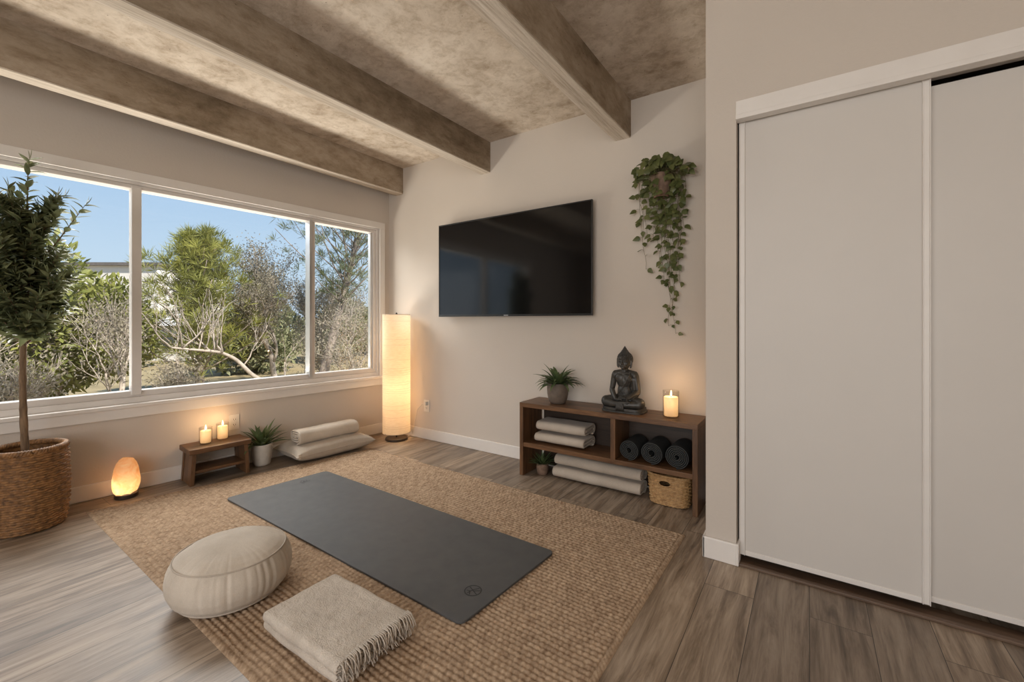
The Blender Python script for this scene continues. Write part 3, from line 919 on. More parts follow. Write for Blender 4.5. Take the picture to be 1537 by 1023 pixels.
# ------------------------------------------------------------------ salt lamp
def salt():
    p = onwall(2.065, 0.115, 0)
    t = thing('salt_lamp', 'glowing orange salt lamp on the floor beside the tree basket', 'lamp', p, 0.4)
    b = B(); b.lathe([(0.002, 0), (0.056, 0), (0.060, 0.004), (0.060, 0.020), (0.057, 0.025), (0.002, 0.025)], 40); fix(b.build('lamp_base', M['dark_base'], t, smooth=False))
    prof = [(0.052, 0.025), (0.064, 0.040), (0.070, 0.075), (0.0705, 0.11), (0.065, 0.15), (0.060, 0.185), (0.050, 0.217), (0.036, 0.240), (0.018, 0.253), (0.001, 0.256)]
    P = []
    for i in range(len(prof)-1):
        for k in range(5):
            q = k/5; P.append((prof[i][0]*(1-q)+prof[i+1][0]*q, prof[i][1]*(1-q)+prof[i+1][1]*q))
    P.append(prof[-1])
    rnd = random.Random(9)
    planes = []
    for _ in range(46):
        d = V((rnd.gauss(0,1), rnd.gauss(0,1), rnd.gauss(0,0.8))).normalized()
        planes.append((d, rnd.uniform(0.955, 1.01)))
    def fn(i, j):
        r, z = P[j]; a = 2*PI*i/72
        p_ = V((r*math.cos(a), r*math.sin(a), z))
        c = V((0, 0, 0.125)); q = (p_-c); q = V((q.x/0.0705, q.y/0.0705, q.z/0.129))
        s = 1
        for d, lim in planes:
            k = q.dot(d)
            if k > lim: s = min(s, lim/k)
        p_ = c + (p_-c)*s
        n_ = noise.noise(p_*40)*0.0015
        return tuple(p_*(1+n_)) if z > 0.03 else tuple(p_)
    b = B(); b.grid(fn, 72, len(P), closeu=True); b.build('salt_crystal', M['salt'], t, smooth=True)
    b = B(); b.ell((0, 0, 0.085), (0.012, 0.012, 0.016)); b.build('bulb', M['bulb'], t, smooth=True)
    lamp('salt_light', 'POINT', (0, -0.01, 0.080), 0.50, (1.0, 0.74, 0.42), 0.014, t)
salt()

# ------------------------------------------------------------------ paper floor lamp
def floor_lamp():
    t = thing('floor_lamp', 'tall cylindrical white paper floor lamp glowing in the corner', 'lamp', (-3.245, 2.752, 0))
    R = 0.130; z0, z1 = 0.072, 1.190
    b = B(); b.lathe([(0.002, 0), (0.100, 0), (0.105, 0.004), (0.105, 0.018), (0.100, 0.022), (0.002, 0.022)], 48); fix(b.build('lamp_base', M['dark_base'], t))
    p = B(); p.tube([(0, 0, 0.02), (0, 0, 1.205)], 0.008, 12)
    for a in range(3):
        for z in (z0+0.004, z1-0.004):
            c = (R*math.cos(a*2*PI/3+0.5), R*math.sin(a*2*PI/3+0.5), z); p.tube([(0, 0, z), c], 0.0025, 6)
    p.build('pole', M['metal_dark'], t, smooth=True)
    nr = 58
    rnd = random.Random(2)
    zs = [z0 + (z1-z0)*i/nr for i in range(nr+1)]
    zz = []
    for i in range(nr):
        zz += [(zs[i], 0), (zs[i]*0.67+zs[i+1]*0.33, 1), (zs[i]*0.33+zs[i+1]*0.67, 1)]
    zz.append((zs[-1], 0))
    def fn(i, j):
        z, k = zz[j]; a = 2*PI*i/64
        r = R - (0.0011 if k else 0)
        tilt = 0.004*math.sin(a + z*37)*(1 if z0+0.02 < z < z1-0.02 else 0)
        return (r*math.cos(a), r*math.sin(a), z + tilt)
    s = B(); s.grid(fn, 64, len(zz), closeu=True); s.build('lamp_shade', M['shade'], t, smooth=True)
    for i in range(0, nr+1):
        if i in (0, nr) or rnd.random() < 0.42:
            z = zs[i]; rr = 0.0022 if i in (0, nr) else 0.0009
            rings = B()
            rings.tube([(R*1.001*math.cos(2*PI*k/48), R*1.001*math.sin(2*PI*k/48), z + (0.004*math.sin(2*PI*k/48 + z*37) if 0 < i < nr else 0)) for k in range(49)], rr, 5, cap=False)
            rings.build('shade_ring', M['ring'], t, smooth=True)
    f = B(); f.lathe([(0.012, 0), (0.012, 0.006), (0.006, 0.010), (0.006, 0.018), (0.001, 0.021)], 16, (0, 0, 1.19)); f.build('finial', M['metal_dark'], t, smooth=True)
    bu = B(); bu.ell((0.033, 0.034, 0.50), (0.025, 0.025, 0.034)); bu.build('bulb', M['bulb'], t, smooth=True)
    lamp('hot_light', 'POINT', (0.035, -0.030, 0.50), 0.16, (1.0, 0.68, 0.38), 0.02, t)
    for z, pw in ((0.14, .20), (0.27, .26), (0.40, .34), (0.50, .80), (0.62, .32), (0.75, .21), (0.88, .19), (1.01, .18), (1.13, .18)):
        lamp('lamp_light', 'POINT', (0.033, 0.034, z), pw, (1.0, 0.62, 0.31), 0.03, t)
    c = B()
    c.tube([(0.03, 0.09, 0.006), (0.06, 0.145, 0.03), (0.08, 0.158, 0.16), (0.12, 0.158, 0.28), (0.18, 0.157, 0.335), (0.222, 0.157, 0.342)], 0.0028, 6)
    c.build('power_cord', M['plastic'], t, smooth=True)
    bx(0.216, 0.246, 0.142, 0.169, 0.325, 0.36).build('plug', M['plastic'], t, bevel=0.004)
floor_lamp()

# ------------------------------------------------------------------ woven baskets
def weave(b, fn_r, z0, z1, rows, stakes, amp, seg_per=8, rpr=5, hole=None):
    """basket-weave surface: fn_r(theta, t) -> base point (x, y), outward normal (nx, ny)"""
    nu = stakes*seg_per; nv = rows*rpr + 1
    rnd = random.Random(3); jit = [rnd.uniform(0.75, 1.2) for _ in range(rows+1)]
    o = len(b.v); keep = {}
    for j in range(nv):
        t = j/(nv-1); z = z0+(z1-z0)*t; row = min(rows-1, j//rpr); fr = (j % rpr)/rpr
        for i in range(nu):
            th = 2*PI*i/nu
            ph = PI*i/seg_per + (PI if row % 2 else 0)
            h_ = math.sin(PI*fr)**0.6*(0.35+0.65*(0.5+0.5*math.cos(ph)))*jit[row]
            x, y, nx, ny = fn_r(th, t)
            b.v.append((x+nx*amp*h_, y+ny*amp*h_, z + 0.0012*math.sin(i*0.7+row)))
    for j in range(nv-1):
        for i in range(nu):
            if hole and hole(2*PI*(i+0.5)/nu, z0+(z1-z0)*(j+0.5)/(nv-1)): continue
            b.f.append((o+j*nu+i, o+j*nu+(i+1) % nu, o+(j+1)*nu+(i+1) % nu, o+(j+1)*nu+i))

def braid(b, pts, r, strands=3, twist=70, seg=6):
    """closed braided rim along a ring of points"""
    n = len(pts)
    for s in range(strands):
        q = []
        for k in range(n+1):
            p = V(pts[k % n]); nx = V(pts[(k+1) % n]) - V(pts[k-1]); nx.z = 0; nx.normalize()
            out = V((nx.y, -nx.x, 0)); a = 2*PI*k*twist/n + 2*PI*s/strands
            q.append(p + out*math.cos(a)*r*0.75 + V((0, 0, 1))*math.sin(a)*r*0.75)
        b.tube(q, r*0.72, seg, cap=False)

def tree_in_basket():
    t = thing('potted_tree', 'tall leafy green potted tree in a large brown woven basket', 'potted plant', (-3.525, 0.428, 0))
    Rt, Rb, H = 0.150, 0.143, 0.425
    def rad(th, tt):
        r = Rb + (0.162-Rb)*math.sin(PI*min(1, tt*0.95+0.05))**0.8*0.8 + (Rt-Rb)*tt*0.9
        r = min(r, 0.162)*(1+0.012*math.sin(3*th+1))
        return r*math.cos(th), r*math.sin(th), math.cos(th), math.sin(th)
    b = B(); weave(b, rad, 0.004, H, 34, 30, 0.0115)
    n = len(b.v)
    bsk = b.build('basket', M['wicker'], t, smooth=True)
    inn = B(); inn.lathe([(0.002, 0.003), (Rb-0.004, 0.003), (0.150, 0.2), (Rt-0.010, H)], 48); inn.build('basket_lining', M['wicker'], bsk, smooth=True)
    rm = B(); braid(rm, [((Rt-0.003)*math.cos(2*PI*k/220), (Rt-0.003)*math.sin(2*PI*k/220), H+0.004) for k in range(220)], 0.012, 3, 26)
    rm.build('basket_rim', M['wicker'], bsk, smooth=True)
    so = B(); so.grid(lambda i, j: ((0.139*j/9)*math.cos(2*PI*i/40), (0.139*j/9)*math.sin(2*PI*i/40), 0.375+0.008*noise.noise(V((i*0.5, j*0.9, 1)))), 40, 10, closeu=True)
    so.build('soil', M['soil'], t, smooth=True)
    pb = B(); rnd = random.Random(4)
    for _ in range(110):
        a = rnd.uniform(0, 2*PI); r = 0.125*math.sqrt(rnd.random()); s = rnd.uniform(0.008, 0.016)
        pb.ell((r*math.cos(a), r*math.sin(a), 0.384), (s, s*rnd.uniform(.6, 1), s*0.6), 8, 6)
    p_ = pb.build('pebbles', M['stones'], t, smooth=True); p_['kind'] = 'stuff'
    tr = B(); path = []; rr = []
    for k in range(40):
        z = 0.36 + k*(1.24/39)
        path.append((0.008*math.sin(z*5), 0.008*math.cos(z*4)-0.008, z)); rr.append((0.0165 - 0.006*k/39)*(1+0.06*math.sin(k*2.3)+(0.10 if k % 7 == 0 else 0)))
    tr.tube(path, rr, 12)
    rnd = random.Random(21)
    lf = B()
    def shoot(p, d, ln, r0, nl, leafy=0.25):
        pts = [V(p)]; d = V(d).normalized()
        ns = 8
        for k in range(ns):
            d = (d + V((rnd.uniform(-.10, .10), rnd.uniform(-.10, .10), rnd.uniform(0.0, .14)))).normalized()
            pts.append(pts[-1] + d*ln/ns)
        tr.tube(pts, [max(0.0012, r0*(1-0.8*k/ns)) for k in range(ns+1)], 5)
        for k in range(nl):
            q = leafy + (1-leafy)*(k+0.5)/nl
            i = min(ns-1, int(q*ns)); f = q*ns-i
            pp = pts[i].lerp(pts[i+1], f); ax = (pts[i+1]-pts[i]).normalized()
            a = k*2.4 + rnd.uniform(-.3, .3)
            sd = ax.orthogonal().normalized(); sd = Quaternion(ax, a) @ sd
            ld = (ax*rnd.uniform(0.35, 1.0) + sd).normalized()
            lf.leaf(pp, ld, ax, rnd.uniform(0.050, 0.086), rnd.uniform(0.022, 0.034), rnd.uniform(-0.1, 0.7), 4, 0.22)
        ax = (pts[-1]-pts[-2]).normalized()
        for s in (-1, 1): lf.leaf(pts[-1], ax + V((0.25*s, 0.1*s, 0)), V((0, 1, 0)), 0.06, 0.016, 0.1, 4, 0.2)
        return pts
    for k in range(60):
        z = rnd.uniform(0.98, 1.60)
        a = k*2.399 + rnd.uniform(-.3, .3)
        f = (z-0.98)/0.62
        up = 0.25 + 0.9*f + rnd.uniform(-.15, .3)
        d = V((math.cos(a)*0.95, math.sin(a), up+0.25))
        base = V((0.004, -0.004, z))
        ln = rnd.uniform(0.16, 0.27)*(1.0 if f < 0.6 else 0.9)
        P = shoot(base, d, ln, 0.006, int(22*rnd.uniform(0.8, 1.2)))
        for m in range(2):
            i = rnd.randint(2, 6)
            dd = (P[i+1]-P[i]).normalized() + V((rnd.uniform(-.7, .7), rnd.uniform(-.7, .7), rnd.uniform(-.1, .6)))
            shoot(P[i], dd, ln*0.55, 0.003, 13, 0.1)
    shoot((0.0, 0.0, 1.55), (0.02, 0.09, 1), 0.47, 0.006, 30, 0.1)
    shoot((0.0, 0.02, 1.50), (0.05, 0.30, 1), 0.36, 0.005, 22, 0.1)
    shoot((0.0, -0.02, 1.50), (0.0, -0.2, 1), 0.34, 0.005, 22, 0.1)
    shoot((0.0, 0.04, 1.45), (0.1, 0.55, 1), 0.40, 0.005, 22, 0.1)
    tr.build('trunk', M['bark'], t, smooth=True)
    lf.build('foliage', M['leaf'], t, smooth=True)
tree_in_basket()

# ------------------------------------------------------------------ potted plants
def rosette(b, c, n, ln, w, spread, seed, rise=0.9, bend=(0.5, 1.4), seg=7, fold=0.25):
    rnd = random.Random(seed)
    for k in range(n):
        a = k*2.399 + rnd.uniform(-.25, .25); q = (k+0.5)/n
        el = rise*(1-q*0.75) + rnd.uniform(-.12, .12)
        d = V((math.cos(a)*spread*(0.35+q*0.8), math.sin(a)*spread*(0.35+q*0.8), el))
        r = 0.010+0.012*q
        b.leaf((c[0]+r*math.cos(a), c[1]+r*math.sin(a), c[2]), d, V((0, 0, 1)), ln*rnd.uniform(0.75, 1.1), w*rnd.uniform(0.8, 1.15), rnd.uniform(*bend), seg, fold)
def pot_mesh(prof_out, thick, rim_z):
    b = B(); p = list(prof_out)
    inner = [(max(0.002, r-thick), z) for r, z in reversed(prof_out) if z > thick*1.5]
    b.lathe([(0.002, 0)] + p + inner + [(0.002, inner[-1][1])], 48)
    return b
t = thing('potted_plant', 'leafy green plant in a white pot between the stool and the large cushion', 'potted plant', onwall(1.262, 0.12, 0))
fix(pot_mesh([(0.048, 0), (0.057, 0.003), (0.062, 0.02), (0.071, 0.10), (0.075, 0.155), (0.075, 0.163), (0.072, 0.166)], 0.007, 0.166).build('pot', M['pot_white'], t, smooth=True))
b = B(); b.lathe([(0.002, 0.145), (0.067, 0.143)], 32); b.build('soil', M['soil'], t)
b = B(); rosette(b, (0, 0, 0.143), 34, 0.215, 0.032, 0.72, 8, 1.2, (0.3, 1.3))
b.v = [(max(-0.108, x), y, z) for x, y, z in b.v]
b.build('leaves', M['leaf_b'], t, smooth=True)

# ------------------------------------------------------------------ storage bench
X0, X1, YF, YR, ZT = -1.752, -0.526, 2.63, 2.905, 0.532
t = thing('storage_bench', 'long dark wooden storage bench with open shelves under the television', 'bench', ((X0+X1)/2, YF, 0))
hw = (X1-X0)/2
bx(-hw, hw, 0, YR-YF, 0.500, ZT).build('bench_top', M['walnut_x'], t, bevel=0.002)
for s in (-1, 1):
    xa, xb = s*hw, s*(hw-0.030)
    bx(min(xa, xb), max(xa, xb), 0.001, YR-YF-0.001, 0, 0.500).build('side_panel', M['walnut_z'], t, bevel=0.002)
bx(-hw+0.030, hw-0.030, 0.004, YR-YF-0.010, 0.211, 0.241).build('shelf', M['walnut_x'], t, bevel=0.002)
dx = -1.037 - (X0+X1)/2
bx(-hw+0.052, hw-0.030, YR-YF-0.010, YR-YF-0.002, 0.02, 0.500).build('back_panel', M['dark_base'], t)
bx(dx-0.016, dx+0.016, 0.004, YR-YF-0.010, 0.241, 0.500).build('divider', M['walnut_z'], t, bevel=0.002)

# folded blankets on the shelf (left compartment)
def folded(label, loc, w, h, ln, seed, group, pitch=0.018, turns=2, mat='towel', name='folded_blanket', rz=0):
    b = B(); flat_roll(b, w, h, ln, pitch, pitch*0.86, 'x', turns, seed=seed, wob=0.004, taper=0.014)
    o = fix(b.build(name, M[mat], None, smooth=True, loc=loc, rz=rz))
    tag(o, label, 'blanket', group); return o
folded('lower of the two folded beige blankets on the bench shelf', (-1.650, 2.765, 0.2415), 0.22, 0.080, 0.39, 1, 'folded blankets on the bench shelf')
folded('upper of the two folded beige blankets on the bench shelf', (-1.643, 2.770, 0.3225), 0.21, 0.085, 0.385, 6, 'folded blankets on the bench shelf', rz=0.01)
# long ones on the floor under the shelf
folded('lower of the two long beige blankets on the floor under the bench', (-1.520, 2.775, 0.0005), 0.165, 0.088, 0.635, 9, 'long blankets under the bench', 0.014, 3)
folded('upper of the two long beige blankets on the floor under the bench', (-1.505, 2.780, 0.0895), 0.165, 0.088, 0.622, 14, 'long blankets under the bench', 0.014, 3)

# rolled yoga mats
def rolled_mat(label, x, r, dz, seed, y0=2.665, rz=0.0):
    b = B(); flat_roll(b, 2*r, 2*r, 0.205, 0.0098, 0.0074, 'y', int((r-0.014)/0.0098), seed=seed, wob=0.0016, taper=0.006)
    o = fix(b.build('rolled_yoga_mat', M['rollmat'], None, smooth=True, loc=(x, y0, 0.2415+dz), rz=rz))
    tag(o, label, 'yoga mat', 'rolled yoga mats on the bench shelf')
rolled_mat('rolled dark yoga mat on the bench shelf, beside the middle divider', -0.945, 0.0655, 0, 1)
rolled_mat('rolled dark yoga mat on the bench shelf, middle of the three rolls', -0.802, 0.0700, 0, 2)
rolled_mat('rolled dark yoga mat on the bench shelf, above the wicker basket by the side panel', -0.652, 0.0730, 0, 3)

# wicker basket on the floor under the shelf
def wicker():
    t = thing('storage_basket', 'small honey wicker basket with a cut-out handle under the bench shelf', 'basket', (-0.712, 2.773, 0))
    def rr(th, tt):
        a, bb, n = 0.128*(0.90+0.10*tt), 0.100*(0.90+0.10*tt), 3.2
        c, s = math.cos(th), math.sin(th)
        k = (abs(c)**n + abs(s)**n)**(-1/n)
        x, y = a*k*c, bb*k*s
        nx, ny = abs(c)**(n-1)*math.copysign(1, c)/a, abs(s)**(n-1)*math.copysign(1, s)/bb
        l = math.hypot(nx, ny); return x, y, nx/l, ny/l
    def hole(th, z):
        x, y, _, _ = rr(th, 1)
        return y < -0.05 and ((x+0.010)/0.034)**2 + ((z-0.140)/0.017)**2 < 1
    b = B(); weave(b, rr, 0.003, 0.178, 18, 30, 0.0075, 10, 6, hole)
    bsk = b.build('basket_body', M['wicker_l'], t, smooth=True)
    i_ = B(); i_.grid(lambda i, j: (rr(2*PI*i/48, 0)[0]*(0.97 if j else 0.01), rr(2*PI*i/48, 0)[1]*(0.97 if j else 0.01), 0.006), 48, 2, closeu=True)
    i_.build('basket_floor', M['wicker'], t)
    rim = B(); braid(rim, [(rr(2*PI*k/160, 1)[0], rr(2*PI*k/160, 1)[1], 0.181) for k in range(160)], 0.0062, 3, 30)
    rim.build('basket_rim', M['wicker_l'], t, smooth=True)
    hr = B()
    hp = []
    for k in range(40):
        a = 2*PI*k/40; x = -0.010+0.036*math.cos(a); z = 0.140+0.019*math.sin(a)
        hp.append((x, -0.101*(1-abs(x/0.128)**3.2)**(1/3.2), z))
    hr.tube(hp+[hp[0]], 0.0042, 6, cap=False); hr.build('handle_rim', M['wicker_l'], t, smooth=True)
wicker()

t = thing('potted_succulent', 'small spiky succulent in a clay pot on the floor under the bench', 'potted plant', (-1.618, 2.735, 0))
fix(pot_mesh([(0.030, 0), (0.036, 0.003), (0.044, 0.03), (0.046, 0.055), (0.042, 0.078), (0.044, 0.084)], 0.005, 0.084).build('pot', M['pot_terra'], t, smooth=True))
b = B(); b.lathe([(0.002, 0.074), (0.039, 0.074)], 24); b.build('soil', M['soil'], t)
b = B(); rosette(b, (0, 0, 0.072), 46, 0.105, 0.013, 0.9, 3, 1.0, (-0.1, 0.7), 5, 0.4); b.build('leaves', M['leaf_b'], t, smooth=True)

t = thing('potted_plant', 'bushy green plant in a round taupe pot on top of the bench', 'potted plant', (-1.502, 2.755, ZT))
fix(pot_mesh([(0.046, 0), (0.055, 0.003), (0.068, 0.030), (0.0755, 0.070), (0.077, 0.105), (0.0755, 0.138), (0.077, 0.144), (0.0745, 0.147)], 0.006, 0.147).build('pot', M['pot_taupe'], t, smooth=True))
b = B(); b.lathe([(0.002, 0.130), (0.070, 0.130)], 32); b.build('soil', M['soil'], t)
b = B(); rosette(b, (0, 0, 0.130), 52, 0.180, 0.032, 0.9, 12, 1.1, (0.5, 1.6)); b.build('leaves', M['leaf_b'], t, smooth=True)

candle('pillar_candle', 'large lit ivory candle in a glass cylinder on the wooden bench', (-0.706, 2.752, ZT), 0.042, 0.118, 0.0485, 0.165, None, 0.62)
# ------------------------------------------------------------------ seated statue
def remesh(o, vox, smooth=2):
    m = o.modifiers.new('remesh', 'REMESH'); m.mode = 'VOXEL'; m.voxel_size = vox; m.use_smooth_shade = True
    s = o.modifiers.new('smooth', 'SMOOTH'); s.factor = 0.5; s.iterations = smooth
    return o
def narrow(p):
    # slimmer shoulders and knees, fuller head
    x, y, z = p; h = z - 0.026
    if h < 0.07: k = 0.93
    elif h < 0.10: k = 0.93 - 0.07*(h-0.07)/0.03
    elif h < 0.223: k = 0.86
    elif h < 0.238: k = 0.86 + 0.46*(h-0.223)/0.015
    else: k = 1.32
    ky = 1.0 if h < 0.223 else min(1.24, 1.0 + 0.24*(h-0.223)/0.015)
    if z > 0.096: z = 0.096 + (z-0.096)*1.167 if z < 0.258 else 0.285 + (z-0.258)*1.245
    return (x*k, y*ky, z)
def statue():
    t = thing('meditating_statue', 'dark stone statue of a seated meditating figure on the bench', 'statue', (-1.008, 2.765, ZT), math.radians(0))
    # plinth with rounded ends
    b = B(); pts = []
    for k in range(32):
        a = 2*PI*k/32; x = 0.150*math.copysign(abs(math.cos(a))**0.45, math.cos(a)); y = 0.088*math.copysign(abs(math.sin(a))**0.45, math.sin(a)); pts.append((x, y))
    for z0, z1, sc in ((0, 0.012, 1.0), (0.012, 0.030, 0.955)):
        n = len(pts)
        b.add([(x*sc, y*sc, z0) for x, y in pts] + [(x*sc, y*sc, z1) for x, y in pts], [tuple(reversed(range(n))), tuple(range(n, 2*n))] + [(i, (i+1) % n, n+(i+1) % n, n+i) for i in range(n)])
    b.v = [(x*0.93, y, z) for x, y, z in b.v]
    b.build('plinth', M['statue'], t, bevel=0.002)
    # body: one continuous surface
    b = B()
    z0 = 0.026
    E_ = lambda x, y, z, rx, ry, rz, q=None: b.ell((x, y, z+z0), (rx, ry, rz), 20, 14, q)
    K = lambda a, c, ra, rb: b.cap((a[0], a[1], a[2]+z0), (c[0], c[1], c[2]+z0), ra, rb, 16)
    E_(0, 0.020, 0.050, 0.078, 0.058, 0.050)          # hips
    E_(0, 0.018, 0.100, 0.060, 0.044, 0.060)          # waist
    E_(0, 0.014, 0.160, 0.066, 0.044, 0.055)          # chest
    E_(0, 0.016, 0.190, 0.074, 0.036, 0.032)          # shoulders girdle
    for s in (-1, 1):
        K((s*0.012, 0.014, 0.205), (s*0.072, 0.014, 0.192), 0.020, 0.024)     # shoulder slope
        E_(s*0.028, -0.017, 0.172, 0.036, 0.0125, 0.026)   # pectorals
        E_(s*0.078, 0.014, 0.187, 0.026, 0.028, 0.028)    # deltoid
        K((s*0.084, 0.014, 0.182), (s*0.103, 0.010, 0.105), 0.0245, 0.0195)   # upper arm
        K((s*0.103, 0.008, 0.103), (s*0.040, -0.062, 0.064), 0.0195, 0.0135)  # forearm
        K((s*0.050, 0.005, 0.040), (s*0.122, -0.030, 0.036), 0.040, 0.036)    # thigh
        E_(s*0.124, -0.032, 0.034, 0.030, 0.034, 0.030)                       # knee
        K((s*0.120, -0.040, 0.030), (s*0.030, -0.066, 0.026), 0.029, 0.019)   # shin
    K((0.070, 0.016, 0.165), (0.082, 0.018, 0.090), 0.030, 0.022)     # robe hanging over the left arm
    K((-0.03, -0.066, 0.030), (0.050, -0.070, 0.042), 0.017, 0.013)   # upper foot
    for k in range(5): K((0.052, -0.074+0.006*k, 0.046), (0.066, -0.075+0.0065*k, 0.046), 0.0045, 0.0035)
    # hands resting in the lap, one over the other, thumbs touching
    for s, dz in ((-1, 0.0), (1, 0.010)):
        E_(s*0.026, -0.068, 0.060+dz, 0.020, 0.014, 0.0075)
        for k in range(4):
            K((s*0.016, -0.078+0.0062*k, 0.060+dz), (-s*0.012, -0.079+0.0060*k, 0.0585+dz), 0.0040, 0.0032)
        K((s*0.022, -0.060, 0.066+dz), (s*0.003, -0.064, 0.076), 0.0040, 0.0032)
    K((0, 0.012, 0.200), (0, 0.008, 0.240), 0.0235, 0.0215)    # neck
    # head
    E_(0, 0.004, 0.268, 0.0335, 0.038, 0.0430)
    E_(0, -0.010, 0.248, 0.0235, 0.026, 0.0225)          # jaw
    E_(0, -0.030, 0.232, 0.010, 0.008, 0.0075)           # chin
    E_(0, -0.0335, 0.2475, 0.0085, 0.0055, 0.0026)       # upper lip
    E_(0, -0.0330, 0.2435, 0.0075, 0.0055, 0.0028)       # lower lip
    K((0, -0.0335, 0.275), (0, -0.0405, 0.2575), 0.0030, 0.0050)   # nose
    for s in (-1, 1):
        E_(s*0.0045, -0.0375, 0.2560, 0.0036, 0.0035, 0.0030)      # nostril
        E_(s*0.0140, -0.0300, 0.2695, 0.0075, 0.0055, 0.0040)      # closed eyelid
        K((s*0.0060, -0.0345, 0.2775), (s*0.0210, -0.0275, 0.2790), 0.0024, 0.0020)   # brow
        E_(s*0.0165, -0.0205, 0.2560, 0.0115, 0.0110, 0.0120)      # cheek
        K((s*0.0350, 0.004, 0.276), (s*0.0345, 0.000, 0.236), 0.0062, 0.0052)         # long ear
    b.v = [narrow(p) for p in b.v]
    o = remesh(fix(b.build('body', M['statue'], t, smooth=True), 1e-6), 0.0022, 3)
    # hair: cap of curls with the pointed crown
    h = B()
    hc = V((0, 0.009, 0.276+z0))
    h.ell(hc, (0.0365, 0.0395, 0.0395), 24, 14)
    h.lathe([(0.022, 0), (0.0205, 0.007), (0.0175, 0.013), (0.0135, 0.019), (0.0100, 0.026), (0.0068, 0.033), (0.0036, 0.039), (0.0006, 0.044)], 24, (0, 0.008, 0.304+z0))
    for k in range(240):
        zz = 1 - 1.35*(k+0.5)/240; a = k*2.399
        r_ = math.sqrt(max(0, 1-zz*zz)); d = V((r_*math.cos(a), r_*math.sin(a), zz))
        if d.y < -0.25 and d.z < 0.42 + 0.1*abs(d.x): continue
        if d.z < -0.05 and d.y < 0.1: continue
        h.ell(hc + V((d.x*0.037, d.y*0.040, d.z*0.040)), (0.0042,)*3, 6, 5)
    for j in range(7):
        rr_ = 0.0215 - 0.0030*j
        for k in range(max(6, 18-2*j)):
            a = 2*PI*k/max(6, 18-2*j) + j*0.3
            h.ell((rr_*math.cos(a), 0.008+rr_*math.sin(a), 0.309+z0+0.0048*j), (0.0033,)*3, 6, 5)
    # the lower face stays free: cut the front of the cap by pushing it in
    for i, p in enumerate(h.v):
        x, y, z = p
        if y < -0.012 and z < 0.288+z0: h.v[i] = (x*0.86, y*0.35, z)
    h.v = [narrow(p) for p in h.v]
    h.build('hair', M['statue'], t, smooth=True)
    # robe: diagonal hem over the left shoulder and folds, cloth ends in the lap
    r = B()
    def on_torso(x, z, lift=0.002):
        # front surface of the torso
        y = 0.0
        best = 1
        for (cy, cz, rx, ry, rz) in ((0.020, 0.050, 0.078, 0.058, 0.050), (0.018, 0.100, 0.056, 0.042, 0.060), (0.014, 0.160, 0.066, 0.044, 0.055), (0.016, 0.190, 0.074, 0.036, 0.032)):
            q = 1 - (x/rx)**2 - ((z-cz)/rz)**2
            if q > 0: best = min(best, cy - ry*math.sqrt(q))
        for s in (-1, 1):
            q = 1 - ((x-s*0.028)/0.036)**2 - ((z-0.172)/0.026)**2
            if q > 0: best = min(best, -0.017 - 0.0125*math.sqrt(q))
        if best == 1: best = 0.0
        return V((x, best - lift, z + z0))
    for k, off in enumerate((0.0, 0.008, 0.017, 0.027, 0.038)):
        pts = []
        for i in range(22):
            q = i/21
            x = 0.052 + off*0.55 - (0.098 - off*0.1)*q**1.15
            z = 0.205 - off*0.15 - (0.125+off*0.35)*q**0.85
            x = max(-0.050, min(0.066, x))
            pts.append(on_torso(x, z, 0.0008))
        r.tube(pts, [0.0042 if k == 0 else 0.0027]*22, 6)
    for k in range(4):
        pts = [on_torso(-0.044 + 0.088*i/14, 0.088 - 0.011*k - 0.008*math.sin(PI*i/14), 0.0006) for i in range(15)]
        r.tube(pts, 0.0026, 6)
    # cloth fan between the legs, over the plinth
    for k in range(-3, 4):
        r.tube([(k*0.004, -0.062, 0.046+z0), (k*0.006, -0.080, 0.030+z0), (k*0.008, -0.087, 0.010+z0), (k*0.009, -0.0875, -0.012+z0)], [0.005, 0.0055, 0.005, 0.004], 6)
    # folds on knees
    for s in (-1, 1):
        for k in range(4):
            a0 = 0.5+0.5*k
            pts = []
            for i in range(12):
                q = i/11; ang = -0.6+2.0*q
                x = s*(0.070+0.016*k); rr_ = 0.0415 - 0.0025*k
                y = -0.008 - 0.006*k - rr_*math.sin(ang); z = 0.037 + rr_*math.cos(ang)
                pts.append((x + s*0.006*math.sin(q*3), y, z+z0-0.001))
            r.tube(pts, 0.0018, 5)
    r.v = [narrow(p) for p in r.v]
    r.build('robe', M['statue_b'], t, smooth=True)
statue()

